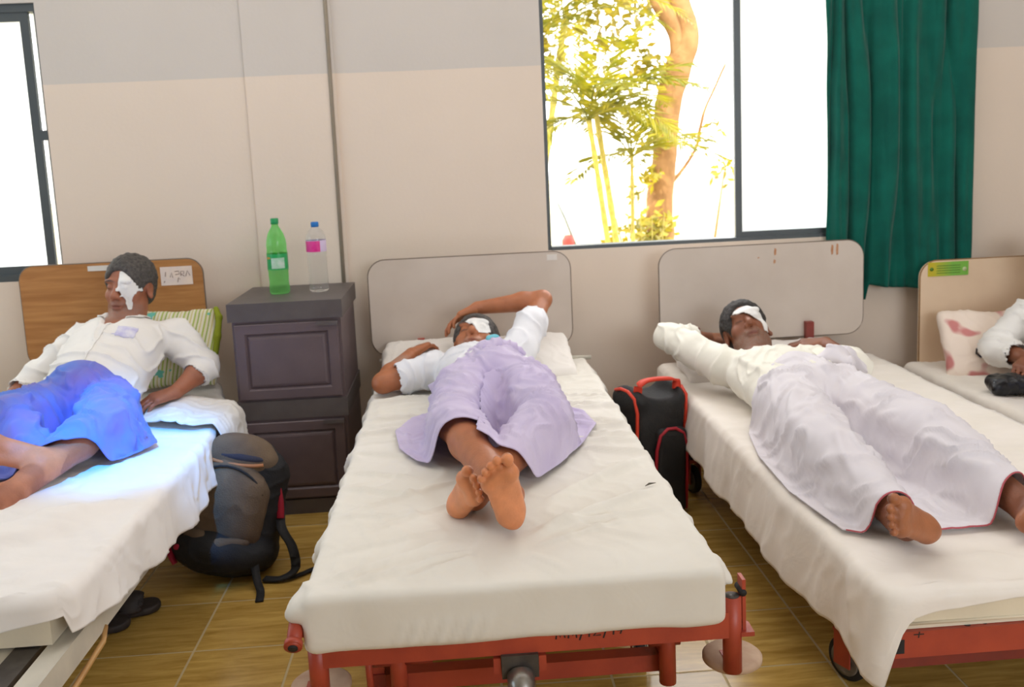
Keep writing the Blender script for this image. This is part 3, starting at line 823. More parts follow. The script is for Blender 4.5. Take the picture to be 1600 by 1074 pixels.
class Vol:
    def __init__(self, lo, hi, h):
        self.lo = np.asarray(lo, float); self.h = h
        self.n = np.ceil((np.asarray(hi, float) - self.lo) / h).astype(int) + 1
        self.D = np.full(self.n, 1.0, np.float32)
    def _sub(self, lo, hi):
        a = np.clip(np.floor((np.asarray(lo) - self.lo) / self.h).astype(int), 0, self.n)
        b = np.clip(np.ceil((np.asarray(hi) - self.lo) / self.h).astype(int) + 1, 0, self.n)
        sl = tuple(slice(i, j) for i, j in zip(a, b))
        ax = [(self.lo[k] + self.h * np.arange(a[k], b[k])).astype(np.float32) for k in range(3)]
        return sl, ax[0][:, None, None], ax[1][None, :, None], ax[2][None, None, :]
    def _put(self, sl, d, k, op):
        A = self.D[sl]
        if A.size == 0: return
        if op == '+':
            if k > 0:
                h = np.clip(0.5 + 0.5 * (d - A) / k, 0, 1)
                self.D[sl] = d + (A - d) * h - k * h * (1 - h)
            else:
                self.D[sl] = np.minimum(A, d)
        else:
            d = -d
            if k > 0:
                h = np.clip(0.5 - 0.5 * (d - A) / k, 0, 1)
                self.D[sl] = d + (A - d) * h + k * h * (1 - h)
            else:
                self.D[sl] = np.maximum(A, d)
    def cone(self, a, b, ra, rb, k=0.015, op='+'):
        a = np.asarray(a, float); b = np.asarray(b, float)
        m = max(ra, rb) + max(k, 3 * self.h) + 0.002
        sl, X, Y, Z = self._sub(np.minimum(a, b) - m, np.maximum(a, b) + m)
        ab = b - a; L = max(ab @ ab, 1e-12)
        t = np.clip(((X - a[0]) * ab[0] + (Y - a[1]) * ab[1] + (Z - a[2]) * ab[2]) / L, 0, 1)
        d = np.sqrt((X - a[0] - t * ab[0]) ** 2 + (Y - a[1] - t * ab[1]) ** 2 + (Z - a[2] - t * ab[2]) ** 2) - (ra + (rb - ra) * t)
        self._put(sl, d, k, op)
    def chain(self, pts, rs, k=0.015, op='+'):
        for i in range(len(pts) - 1):
            self.cone(pts[i], pts[i + 1], rs[i], rs[i + 1], k, op)
    def ell(self, c, r, R=None, k=0.015, op='+'):
        c = np.asarray(c, float); r = np.asarray(r, float) * np.ones(3)
        m = r.max() + max(k, 3 * self.h) + 0.002
        sl, X, Y, Z = self._sub(c - m, c + m)
        R = np.eye(3) if R is None else R
        X = X - c[0]; Y = Y - c[1]; Z = Z - c[2]
        q = [R[i, 0] * X + R[i, 1] * Y + R[i, 2] * Z for i in range(3)]
        k0 = np.sqrt((q[0] / r[0]) ** 2 + (q[1] / r[1]) ** 2 + (q[2] / r[2]) ** 2)
        k1 = np.sqrt((q[0] / r[0] ** 2) ** 2 + (q[1] / r[1] ** 2) ** 2 + (q[2] / r[2] ** 2) ** 2) + 1e-9
        self._put(sl, k0 * (k0 - 1) / k1, k, op)
    def box(self, c, hs, rad, R=None, k=0.0, op='+'):
        c = np.asarray(c, float); hs = np.asarray(hs, float)
        R = np.eye(3) if R is None else R
        ext = np.abs(R.T) @ hs + max(k, 3 * self.h) + 0.002
        sl, X, Y, Z = self._sub(c - ext, c + ext)
        X = X - c[0]; Y = Y - c[1]; Z = Z - c[2]
        q = [np.abs(R[i, 0] * X + R[i, 1] * Y + R[i, 2] * Z) - hs[i] + rad for i in range(3)]
        d = np.sqrt(np.maximum(q[0], 0) ** 2 + np.maximum(q[1], 0) ** 2 + np.maximum(q[2], 0) ** 2) + np.minimum(np.maximum(np.maximum(q[0], q[1]), q[2]), 0) - rad
        self._put(sl, d.astype(np.float32), k, op)
    def cut(self, c, nrmal, k=0.004):
        """remove the half space on the +normal side of c"""
        nn = nrm(nrmal); c = np.asarray(c, float)
        sl, X, Y, Z = self._sub(self.lo - 1, self.lo + self.n * self.h + 1)
        d = (X - c[0]) * nn[0] + (Y - c[1]) * nn[1] + (Z - c[2]) * nn[2]
        self._put(sl, -d.astype(np.float32), k, '-')
    def mesh(self):
        D = self.D
        D[0], D[-1] = 1, 1; D[:, 0], D[:, -1] = 1, 1; D[:, :, 0], D[:, :, -1] = 1, 1
        S = D < 0
        n = S.shape
        cnt = np.zeros((n[0] - 1, n[1] - 1, n[2] - 1), np.uint8)
        for i in (0, 1):
            for j in (0, 1):
                for k in (0, 1):
                    cnt += S[i:n[0] - 1 + i, j:n[1] - 1 + j, k:n[2] - 1 + k]
        act = (cnt > 0) & (cnt < 8)
        I = np.argwhere(act)
        vid = np.full(act.shape, -1, np.int64); vid[act] = np.arange(len(I))
        C = np.zeros((len(I), 8), np.float32)
        offs = [(i, j, k) for i in (0, 1) for j in (0, 1) for k in (0, 1)]
        for q, (i, j, k) in enumerate(offs):
            C[:, q] = D[I[:, 0] + i, I[:, 1] + j, I[:, 2] + k]
        acc = np.zeros((len(I), 3)); w = np.zeros(len(I))
        for a in range(8):
            for b in range(a + 1, 8):
                df = np.subtract(offs[b], offs[a])
                if np.abs(df).sum() != 1: continue
                m = (C[:, a] < 0) != (C[:, b] < 0)
                t = C[m, a] / (C[m, a] - C[m, b])
                acc[m] += np.asarray(offs[a]) + t[:, None] * df
                w[m] += 1
        V = self.lo + self.h * (I + acc / np.maximum(w, 1)[:, None])
        F = []
        for ax in range(3):
            sA = [slice(None)] * 3; sB = [slice(None)] * 3
            sA[ax] = slice(0, -1); sB[ax] = slice(1, None)
            a_ = S[tuple(sA)]; b_ = S[tuple(sB)]
            E = np.argwhere(a_ != b_)
            u, v = [(1, 2), (2, 0), (0, 1)][ax]
            ok = (E[:, u] > 0) & (E[:, v] > 0) & (E[:, u] < n[u] - 1) & (E[:, v] < n[v] - 1)
            E = E[ok]
            ins = S[E[:, 0], E[:, 1], E[:, 2]]
            q = []
            for du, dv in ((-1, -1), (0, -1), (0, 0), (-1, 0)):
                c = E.copy(); c[:, u] += du; c[:, v] += dv
                q.append(vid[c[:, 0], c[:, 1], c[:, 2]])
            Q = np.stack(q, 1)
            Q[~ins] = Q[~ins][:, ::-1]
            F.append(Q)
        F = np.concatenate(F)
        F = F[(F >= 0).all(1)]
        return V, F

def vnormals(V, F):
    a = V[F[:, 2]] - V[F[:, 0]]; b = V[F[:, 3]] - V[F[:, 1]]
    fn = np.cross(a, b)
    N = np.zeros_like(V)
    for k in range(4):
        for c in range(3):
            N[:, c] += np.bincount(F[:, k], fn[:, c], len(V))
    return N / (np.linalg.norm(N, axis=1)[:, None] + 1e-12)

def relax(V, F, it=2, lam=0.5):
    E = np.concatenate([F[:, [0, 1]], F[:, [1, 2]], F[:, [2, 3]], F[:, [3, 0]]])
    deg = np.bincount(E[:, 0], minlength=len(V)) + 1e-9
    for _ in range(it):
        S = np.stack([np.bincount(E[:, 0], V[E[:, 1], c], len(V)) for c in range(3)], 1) / deg[:, None]
        V = V + lam * (S - V)
    return V

def soft(vol, name, mat, parent=None, disp=None, it=2):
    V, F = vol.mesh()
    V = relax(V, F, it)
    if disp is not None:
        V = V + vnormals(V, F) * disp(V)[:, None]
    o = np_mesh(name, V, F, mat, parent)
    return o, V, F

# ================================================================== people
def skin_mat(name, c, c2, sole):
    k = NT(name)
    at = k.n('ShaderNodeVertexColor'); at.layer_name = 'tone'
    tc = k.n('ShaderNodeTexCoord')
    ns = k.n('ShaderNodeTexNoise'); ns.inputs['Scale'].default_value = 26; ns.inputs['Detail'].default_value = 5
    k.l(tc.outputs['Object'], ns.inputs['Vector'])
    mr = k.n('ShaderNodeMapRange'); mr.inputs['To Min'].default_value = 0.72; mr.inputs['To Max'].default_value = 1.22
    k.l(ns.outputs['Fac'], mr.inputs['Value'])
    ml = k.n('ShaderNodeMix', data_type='RGBA', blend_type='MULTIPLY'); ml.inputs['Factor'].default_value = 1
    k.l(at.outputs['Color'], ml.inputs['A']); k.l(mr.outputs['Result'], ml.inputs['B'])
    k.l(ml.outputs['Result'], k.b.inputs['Base Color'])
    k.b.inputs['Roughness'].default_value = 0.48
    k.b.inputs['Subsurface Weight'].default_value = 0.12
    k.b.inputs['Subsurface Radius'].default_value = (0.010, 0.004, 0.002)
    k.b.inputs['Subsurface Scale'].default_value = 1.0
    n2 = k.n('ShaderNodeTexNoise'); n2.inputs['Scale'].default_value = 170; n2.inputs['Detail'].default_value = 3
    k.l(tc.outputs['Object'], n2.inputs['Vector'])
    bp = k.n('ShaderNodeBump'); bp.inputs['Strength'].default_value = 0.18; bp.inputs['Distance'].default_value = 0.004
    k.l(n2.outputs['Fac'], bp.inputs['Height']); k.l(bp.outputs['Normal'], k.b.inputs['Normal'])
    return k.m
M_SKIN = skin_mat('brown_skin', 0, 0, 0)

class Body:
    """one continuous figure; remembers local frames so tones can be painted afterwards"""
    def __init__(self, lo, hi, h=0.004):
        self.v = Vol(lo, hi, h); self.heads = []; self.feet = []; self.hands = []
    def torso(self, P, N, front, sL, sR, hL, hR, s=1.0, belly=0.0):
        P = np.asarray(P, float); N = np.asarray(N, float)
        R = frame(N - P, front); L = np.linalg.norm(N - P); up = R[2]; fr = R[1]
        v = self.v
        v.ell(P + up * 0.02, np.array([0.155, 0.10, 0.11]) * s, R, 0.05)
        v.ell(P + up * L * 0.36 + fr * belly * 0.5, np.array([0.142, 0.098 + belly, 0.15]) * s, R, 0.06)
        v.ell(P + up * L * 0.68, np.array([0.158, 0.108, 0.16]) * s, R, 0.06)
        v.chain([sL, N - up * 0.03 * s, sR], [0.052 * s, 0.062 * s, 0.052 * s], 0.05)
        v.cone(P, hL, 0.09 * s, 0.088 * s, 0.04); v.cone(P, hR, 0.09 * s, 0.088 * s, 0.04)
    def arm(self, S, E, W, s=1.0):
        S, E, W = map(lambda q: np.asarray(q, float), (S, E, W))
        self.v.chain([S, S + (E - S) * 0.45, E], [0.050 * s, 0.045 * s, 0.037 * s], 0.03)
        self.v.chain([E, E + (W - E) * 0.3, W], [0.038 * s, 0.041 * s, 0.027 * s], 0.02)
    def leg(self, H, K, A, s=1.0):
        H, K, A = map(lambda q: np.asarray(q, float), (H, K, A))
        self.v.chain([H, H + (K - H) * 0.4, K], [0.086 * s, 0.076 * s, 0.054 * s], 0.04)
        self.v.chain([K, K + (A - K) * 0.3, A], [0.054 * s, 0.052 * s, 0.035 * s], 0.025)
    def head(self, O, up, front, s=1.07, neck=None):
        R = frame(up, front); O = np.asarray(O, float); v = self.v
        def p(x, y, z): return O + s * (x * R[0] + y * R[1] + z * R[2])
        self.heads.append((O, R, s))
        e = lambda c, r, k=0.02, op='+': v.ell(p(*c), np.array(r) * s, R, k * s, op)
        e((0, -0.015, 0.032), (0.076, 0.098, 0.086))
        e((0, 0.018, -0.038), (0.060, 0.070, 0.085), 0.03)
        e((0, 0.056, -0.103), (0.028, 0.024, 0.020), 0.035)
        for q in (-1, 1):
            e((q * 0.046, 0.010, -0.082), (0.018, 0.032, 0.022), 0.04)
            e((q * 0.043, 0.052, -0.030), (0.022, 0.020, 0.018), 0.022)
            e((q * 0.029, 0.079, 0.024), (0.026, 0.012, 0.009), 0.014)
            e((q * 0.032, 0.096, 0.003), (0.019, 0.014, 0.011), 0.012, '-')
            e((q * 0.031, 0.070, 0.002), (0.0165, 0.0155, 0.0135), 0.003)
            e((q * 0.079, -0.012, -0.006), (0.009, 0.021, 0.034), 0.008)
            e((q * 0.086, -0.006, -0.004), (0.006, 0.011, 0.019), 0.006, '-')
            e((q * 0.086, -0.010, -0.034), (0.007, 0.009, 0.010), 0.006)
        v.cone(p(0, 0.078, 0.016), p(0, 0.108, -0.034), 0.0085 * s, 0.0135 * s, 0.010 * s)
        for q in (-1, 1):
            e((q * 0.0145, 0.094, -0.038), (0.0095, 0.012, 0.009), 0.007)
            e((q * 0.0075, 0.106, -0.0475), (0.004, 0.006, 0.004), 0.003, '-')
        e((0, 0.082, -0.060), (0.028, 0.012, 0.012), 0.014)
        e((0, 0.0885, -0.0665), (0.024, 0.0085, 0.0055), 0.005)
        e((0, 0.0865, -0.0785), (0.020, 0.0095, 0.0070), 0.005)
        e((0, 0.098, -0.0722), (0.024, 0.009, 0.0020), 0.003, '-')
        if neck is not None:
            v.cone(p(0, -0.018, -0.055), neck, 0.054 * s, 0.060 * s, 0.03)
    def hand(self, W, d, back, side, curl=(0.35, 0.45, 0.3), s=1.04, spread=0.0, thumb=0.6):
        """W wrist, d towards the fingers, back = dorsal side, side=+1 thumb on +x of frame(d, back)"""
        R = frame(d, back); W = np.asarray(W, float); v = self.v
        def p(x, y, z): return W + s * (side * x * R[0] + y * R[1] + z * R[2])
        self.hands.append((W, R, s, side))
        for x0, x1, r in ((0.012, 0.030, 0.0155), (0.004, 0.010, 0.0160), (-0.004, -0.011, 0.0155), (-0.012, -0.030, 0.0145)):
            v.cone(p(x0, 0, 0.0), p(x1, 0.002, 0.082), 0.019 * s, r * 0.92 * s, 0.012 * s)
        for i, (x, z, L, r) in enumerate(((0.031, 0.086, (0.040, 0.024, 0.019), 0.0092), (0.0105, 0.092, (0.044, 0.028, 0.020), 0.0095), (-0.011, 0.088, (0.041, 0.026, 0.019), 0.0090), (-0.031, 0.079, (0.032, 0.020, 0.017), 0.0080))):
            a = 0.0; q = np.array([x, 0.001, z]); sp = spread * (1.5 - i)
            pr = r
            for j in range(3):
                a += curl[j] * (1 + 0.12 * i)
                dv = np.array([math.sin(sp) * math.cos(a), -math.sin(a), math.cos(a) * math.cos(sp)]) * L[j]
                q2 = q + dv
                v.cone(p(*q), p(*q2), pr * s, pr * 0.92 * s, 0.0035 * s)
                pr *= 0.92; q = q2
        b0 = np.array([0.022, -0.006, 0.018]); b1 = b0 + np.array([0.030 * thumb + 0.008, -0.010, 0.034]); b2 = b1 + np.array([0.010 * thumb, -0.008, 0.030]); b3 = b2 + np.array([0.000, -0.008, 0.024])
        v.chain([p(*b0), p(*b1), p(*b2), p(*b3)], [0.016 * s, 0.0125 * s, 0.0105 * s, 0.0092 * s], 0.006 * s)
    def foot(self, heel, fwd, medial, side, s=1.0, ankle_up=None, toe_curl=0.15):
        """heel = underside of the heel's back; side +1 right foot, -1 left foot"""
        z = nrm(fwd); x = np.asarray(medial, float); x = nrm(x - z * (x @ z))
        y = np.cross(z, x) * side              # dorsal
        R = np.stack([x, y, z]); O = np.asarray(heel, float); v = self.v
        def p(a, b, c): return O + s * (a * x + b * y + c * z)
        self.feet.append((O, R, s))
        e = lambda c, r, k=0.02: v.ell(p(*c), np.array(r) * s, R, k * s)
        e((0, 0.030, 0.034), (0.030, 0.031, 0.036))
        v.cone(p(0, 0.05, 0.018), p(0, 0.12, 0.022), 0.018 * s, 0.020 * s, 0.03 * s)
        v.cone(p(-0.012, 0.026, 0.05), p(-0.024, 0.021, 0.165), 0.026 * s, 0.018 * s, 0.02 * s)
        v.cone(p(0.010, 0.044, 0.05), p(0.022, 0.026, 0.178), 0.030 * s, 0.023 * s, 0.02 * s)
        v.cone(p(0, 0.085, 0.052), p(0.004, 0.038, 0.160), 0.036 * s, 0.022 * s, 0.025 * s)
        e((0.024, 0.019, 0.182), (0.026, 0.019, 0.027), 0.012)
        e((-0.004, 0.017, 0.180), (0.022, 0.015, 0.022), 0.012)
        e((-0.028, 0.016, 0.165), (0.020, 0.015, 0.024), 0.012)
        toes = ((0.031, 0.204, 0.238, 0.0135, 0.0150), (0.0065, 0.206, 0.241, 0.0088, 0.0104), (-0.0115, 0.198, 0.230, 0.0082, 0.0098), (-0.0280, 0.187, 0.216, 0.0078, 0.0094), (-0.0425, 0.172, 0.199, 0.0076, 0.0092))
        for i, (tx, z0, z1, r0, r1) in enumerate(toes):
            kk = 0.003 * s
            v.cone(p(tx * 0.94, 0.022, z0 - 0.018), p(tx, 0.022 + 0.012 * toe_curl, (z0 + z1) / 2), r0 * 0.98 * s, r0 * 0.92 * s, 0.006 * s)
            v.cone(p(tx, 0.022 + 0.012 * toe_curl, (z0 + z1) / 2), p(tx * 1.02, 0.018, z1 - r1 * 0.6), r0 * 0.92 * s, r1 * 0.92 * s, kk)
            v.ell(p(tx * 1.02, 0.0150, z1 - r1 * 0.7), np.array([r1, r1 * 0.95, r1 * 1.08]) * s, R, kk)
        for q in (-1, 1):
            e((q * 0.030, 0.085 + 0.008 * q, 0.045), (0.012, 0.014, 0.014), 0.018)
        # the arch
        v.ell(p(0.034, -0.006, 0.105), np.array([0.020, 0.020, 0.048]) * s, R, 0.02 * s, '-')
        A = p(0, 0.098, 0.040)
        if ankle_up is not None:
            v.cone(A, ankle_up, 0.036 * s, 0.037 * s, 0.02)
        return A
    def build(self, name, root, tone, sole, lip=None, beard=None, it=2):
        o, V, F = soft(self.v, name, M_SKIN, root, it=it)
        col = np.ones((len(V), 3)) * np.array(lin(tone)[:3])
        sl = np.array(lin(sole)[:3])
        N = vnormals(V, F)
        def mix(mask, c):
            m = np.clip(mask, 0, 1)[:, None]; col[:] = col * (1 - m) + np.asarray(c) * m
        for O, R, s in self.feet:
            q = (V - O) @ R.T / s
            nn = N @ R.T
            inn = (np.abs(q[:, 0]) < 0.08) & (q[:, 1] > -0.03) & (q[:, 1] < 0.075) & (q[:, 2] > -0.03) & (q[:, 2] < 0.27)
            edge = np.clip((0.055 - np.abs(q[:, 0])) / 0.01, 0, 1) * np.clip((q[:, 1] + 0.022) / 0.012, 0, 1)
            m = np.clip((-nn[:, 1] + 0.35) / 0.5, 0, 1) * np.clip((0.060 - q[:, 1]) / 0.03, 0, 1) * edge * inn
            mix(m, sl)
            # darker worn heel rim and creases under the toes
            mix(m * np.clip((0.045 - q[:, 2]) / 0.05, 0, 0.35), sl * np.array([0.85, 0.68, 0.42]))
            mix(inn * np.exp(-((q[:, 2] - 0.209 + 0.55 * np.abs(np.minimum(q[:, 0], 0.012) - 0.012)) / 0.005) ** 2) * 0.3 * np.clip((0.03 - q[:, 1]) / 0.01, 0, 1) * edge, sl * 0.5)
        for W, R, s, side in self.hands:
            q = (V - W) @ R.T / s
            inn = (np.abs(q[:, 0]) < 0.09) & (np.abs(q[:, 1]) < 0.1) & (q[:, 2] > 0.01) & (q[:, 2] < 0.21)
            nn = N @ R.T
            mix(inn * np.clip(-nn[:, 1] * 1.4 - 0.2, 0, 1) * 0.7, sl)
        for O, R, s in self.heads:
            q = (V - O) @ R.T / s
            face = (q[:, 1] > 0.03)
            lipm = np.exp(-(((q[:, 0]) / 0.022) ** 2 + ((q[:, 2] + 0.073) / 0.009) ** 2) ** 2) * face
            mix(lipm * 0.7, lin(lip or (118, 62, 54))[:3])
            if beard:
                bm_ = np.clip((-0.045 - q[:, 2]) / 0.02, 0, 1) * np.clip((q[:, 2] + 0.135) / 0.02, 0, 1) * np.clip((q[:, 1] - 0.0) / 0.03, 0, 1)
                mix(bm_ * (1 - lipm) * (0.45 + 0.25 * vnoise(V * 160)), lin(beard)[:3])
            for sx in (-1, 1):
                e = np.exp(-(((q[:, 0] - sx * 0.031) / 0.018) ** 2 + ((q[:, 2] + 0.006) / 0.0018) ** 2)) * face
                mix(e * 0.8, (0.012, 0.008, 0.006))
                b = np.exp(-((((q[:, 0] - sx * 0.031) / 0.022) ** 2 + ((q[:, 2] - 0.0255 + 8 * (np.abs(q[:, 0]) - 0.03) ** 2) / 0.0042) ** 2)) ** 2) * face
                mix(b * 0.85, (0.02, 0.018, 0.016))
        set_color(o, col)
        self.V, self.F, self.N = V, F, N
        return o

def hair_cap(body, root, mat, i=0, thick=0.012, hairline=0.068, side=-0.03, h=0.004):
    O, R, s = body.heads[i]
    v = Vol(O - 0.17 * s, O + 0.17 * s, h)
    def p(x, y, z): return O + s * (x * R[0] + y * R[1] + z * R[2])
    v.ell(p(0, -0.017, 0.034), np.array([0.076, 0.098, 0.086]) * s + thick, R, 0)
    v.ell(p(0, -0.05, -0.02), np.array([0.062, 0.058, 0.06]) * s + thick * 0.7, R, 0.02)
    # clear the face, the ears and the neck
    v.ell(p(0, 0.120, -0.045), np.array([0.086, 0.092, hairline + 0.055]) * s, R, 0.012, '-')
    for q in (-1, 1):
        v.ell(p(q * 0.088, 0.000, -0.020), np.array([0.03, 0.026, 0.040]) * s, R, 0.008, '-')
    v.cut(p(0, -0.03, -0.062), -R[2] + R[1] * 0.15, 0.02)
    return soft(v, 'hair', mat, root, lambda V: 0.0028 * vnoise(V * 70) + 0.0018 * vnoise(V * 200 + 9), 1)[0]

def eye_patch(body, root, mat, poly, lift=0.004, pad=None, i=0, name='eye_gauze'):
    """gauze lying on the face: the skin under an outline (x, z in head units) lifted and smoothed"""
    O, R, s = body.heads[i]
    return surf_patch(body.V, body.F, body.N, O, R, s, root, mat, poly, lift, pad, name)

def surf_patch(BV, BF, BN, O, R, s, root, mat, poly, lift, pad, name, near=0.015, reach=0.15):
    q = (BV - O) @ R.T / s
    P = np.asarray(poly, float)
    ins = np.zeros(len(q), bool)
    n = len(P); j = n - 1
    for k in range(n):
        c = ((P[k, 1] > q[:, 2]) != (P[j, 1] > q[:, 2])) & (q[:, 0] < (P[j, 0] - P[k, 0]) * (q[:, 2] - P[k, 1]) / (P[j, 1] - P[k, 1] + 1e-12) + P[k, 0])
        ins ^= c; j = k
    ins &= (q[:, 1] > near) & (np.abs(q).max(1) < reach)
    F = BF[ins[BF].all(1)]
    used = np.unique(F); mp = np.full(len(q), -1); mp[used] = np.arange(len(used))
    F = mp[F]; V = BV[used]; N = BN[used]; ql = q[used]
    h = np.full(len(V), lift)
    if pad is not None:
        h = h + pad[4] * np.exp(-(((ql[:, 0] - pad[0]) / pad[2]) ** 2 + ((ql[:, 2] - pad[1]) / pad[3]) ** 2) ** 2)
    Vs = relax(V + N * lift, F, 14, 0.5)
    V = np.where((np.einsum('ij,ij->i', Vs - V, N) > lift * 0.6)[:, None], Vs, V + N * lift) + R[1] * (h - lift)[:, None]
    V = relax(V, F, 3, 0.4)
    o = np_mesh(name, V, F, mat, root)
    md = o.modifiers.new('thick', 'SOLIDIFY'); md.thickness = 0.004; md.offset = -1
    return o

# ------------------------------------------------------------------ draped cloth: a membrane settling over what lies below
def coons(bot, top, left, right, nu, nv):
    """bot/top run left->right, left/right run bottom->top; polylines of (x, y)"""
    def rs(poly, n):
        P = np.asarray(poly, float); d = np.r_[0, np.cumsum(np.linalg.norm(np.diff(P, axis=0), axis=1))]
        t = np.linspace(0, d[-1], n)
        return np.stack([np.interp(t, d, P[:, k]) for k in range(P.shape[1])], 1)
    b, t, l, r = rs(bot, nu), rs(top, nu), rs(left, nv), rs(right, nv)
    u = np.linspace(0, 1, nu)[:, None, None]; v = np.linspace(0, 1, nv)[None, :, None]
    G = (1 - v) * b[:, None] + v * t[:, None] + (1 - u) * l[None] + u * r[None] \
        - ((1 - u) * (1 - v) * b[0] + u * (1 - v) * b[-1] + (1 - u) * v * t[0] + u * v * t[-1])
    return G

def top_of(G, spheres, floor):
    """height of the highest sphere above each grid point"""
    Z = np.full(G.shape[:2], floor, float)
    for c, r in spheres:
        d2 = (G[..., 0] - c[0]) ** 2 + (G[..., 1] - c[1]) ** 2
        m = d2 < r * r
        Z[m] = np.maximum(Z[m], c[2] + np.sqrt(r * r - d2[m]))
    return Z

def spheres_of(chains, n=26):
    out = []
    for pts, rs in chains:
        for i in range(len(pts) - 1):
            a = np.asarray(pts[i], float); b = np.asarray(pts[i + 1], float)
            for t in np.linspace(0, 1, n):
                out.append((a + (b - a) * t, rs[i] + (rs[i + 1] - rs[i]) * t))
    return out

def drape(name, mat, G, chains, floor, root=None, it=160, gravity=0.0006, fold=None, pin_sides=True, thick=0.003, smooth_it=6, shrink=0.012):
    ob = top_of(G, spheres_of(chains), floor)
    Z = ob.copy()
    for i in range(it):
        P = np.pad(Z, 1, mode='edge')
        avg = (P[2:, 1:-1] + P[:-2, 1:-1] + P[1:-1, 2:] + P[1:-1, :-2]) / 4
        Z = np.maximum(ob, avg - gravity)
        if pin_sides:
            Z[0] = np.maximum(ob[0], floor); Z[-1] = np.maximum(ob[-1], floor)
    for i in range(smooth_it):
        P = np.pad(Z, 1, mode='edge')
        Z = 0.5 * Z + 0.5 * (P[2:, 1:-1] + P[:-2, 1:-1] + P[1:-1, 2:] + P[1:-1, :-2]) / 4
    V = np.concatenate([G, Z[..., None]], -1).reshape(-1, 3)
    nu, nv = G.shape[:2]
    idx = np.arange(nu * nv).reshape(nu, nv)
    F = np.stack([idx[:-1, :-1], idx[1:, :-1], idx[1:, 1:], idx[:-1, 1:]], -1).reshape(-1, 4)
    N = vnormals(V, F)
    if N[:, 2].mean() < 0:
        F = F[:, ::-1]; N = -N
    if fold is not None:
        jj = np.arange(nv)[None, :]; ii = np.arange(nu)[:, None]
        calm = np.clip(np.minimum(np.minimum(jj, nv - 1 - jj) / 12.0, np.minimum(ii, nu - 1 - ii) / 9.0) + 0.18, 0, 1).reshape(-1)   # hems lie flatter
        V = V + N * (fold(V) * calm)[:, None]
        V[:, 2] = np.maximum(V[:, 2], floor - 0.004)
        inner = [(c, max(r - shrink, 0.005)) for c, r in spheres_of(chains)]
        V[:, 2] = np.maximum(V[:, 2], top_of(V.reshape(nu, nv, 3)[..., :2], inner, floor - 0.004).reshape(-1))
    o = np_mesh(name, V, F, mat, root)
    md = o.modifiers.new('thick', 'SOLIDIFY'); md.thickness = thick; md.offset = 1.0
    return o
# ================================================================== mattresses and bed sheets
M_SHEET2 = cloth('cream_white_sheet', (234, 229, 218), 0.03, col2=(228, 222, 210))
M_SHEET3 = cloth('white_sheet', (244, 236, 226), 0.03, col2=(238, 230, 218))
M_SHEET1 = cloth('white_cotton_sheet', (242, 236, 230), 0.03)
M_MATT = pbr('cream_mattress_cover', (238, 226, 200), 0.7, bump=0.1, bscale=30)
M_SMUDGE = pbr('grey_smudge', (206, 190, 170), 0.9)

# ---- middle bed: sheet pulled tight over the mattress and tucked in at the foot
v = Vol((-0.46, 1.78, 0.33), (0.64, 4.10, 0.56), 0.0085)
v.box((0.084, 2.955, 0.436), (0.455, 1.100, 0.066), 0.020)
v.ell((-0.376, 1.90, 0.462), (0.030, 0.040, 0.028), None, 0.012)     # loose ear at the left corner
v.cone((-0.366, 1.93, 0.488), (-0.392, 1.885, 0.452), 0.016, 0.018, 0.012)
v.cone((0.535, 1.93, 0.488), (0.556, 1.90, 0.452), 0.014, 0.012, 0.012)
for yy in np.arange(2.2, 4.0, 0.23):
    v.cone((-0.375, yy, 0.46), (-0.385 - 0.012 * math.sin(yy * 9), yy + 0.08, 0.40), 0.016, 0.02, 0.03)
    v.cone((0.54, yy, 0.46), (0.548 + 0.010 * math.sin(yy * 11), yy + 0.08, 0.40), 0.016, 0.02, 0.03)
F2 = []
rs = random.Random(5)
def seg(a, b, w, h, z=0.5): F2.append(((a[0], a[1], z), (b[0], b[1], z), w * 0.75, h))
# tension lines out from the heels and from under the legs
for a, b, w, h in (((0.13, 2.08), (0.50, 2.36), 0.020, 0.010), ((0.12, 2.12), (0.52, 2.22), 0.014, 0.006), ((0.15, 2.04), (0.40, 2.16), 0.012, 0.005), ((0.20, 2.30), (0.52, 2.62), 0.025, 0.010),
                   ((-0.05, 2.10), (-0.34, 1.92), 0.014, 0.006), ((-0.02, 2.03), (-0.30, 1.89), 0.012, 0.006), ((0.0, 2.0), (-0.16, 1.90), 0.012, 0.005), ((-0.08, 2.16), (-0.36, 2.06), 0.014, 0.005),
                   ((-0.10, 2.26), (-0.36, 2.30), 0.012, 0.005), ((-0.12, 2.40), (-0.37, 2.52), 0.016, 0.006), ((-0.15, 2.55), (-0.37, 2.64), 0.012, 0.006), ((-0.16, 2.75), (-0.37, 2.83), 0.013, 0.006),
                   ((-0.02, 2.36), (-0.30, 2.16), 0.012, 0.004), ((-0.05, 2.50), (-0.33, 2.32), 0.011, 0.005), ((0.22, 2.16), (0.44, 2.02), 0.014, 0.004), ((0.12, 2.0), (0.20, 1.90), 0.016, 0.004)):
    seg(a, b, w, h)
for i in range(13):
    yy = 2.72 + i * 0.075 + rs.uniform(-0.02, 0.02)
    seg((0.33 + rs.uniform(-0.03, 0.03), yy), (0.545, yy - rs.uniform(0.0, 0.09)), rs.uniform(0.010, 0.016), rs.uniform(0.004, 0.009))
for i in range(9):
    yy = 2.9 + i * 0.09 + rs.uniform(-0.02, 0.02)
    seg((-0.16, yy + 0.03), (-0.38, yy - rs.uniform(0.0, 0.08)), rs.uniform(0.010, 0.016), rs.uniform(0.004, 0.009))
for i in range(7):
    xx = -0.18 + i * 0.03
    F2.append(((xx, 1.852, 0.378), (xx + 0.03, 1.850, 0.44), 0.007, 0.003 + 0.002 * (i % 2)))
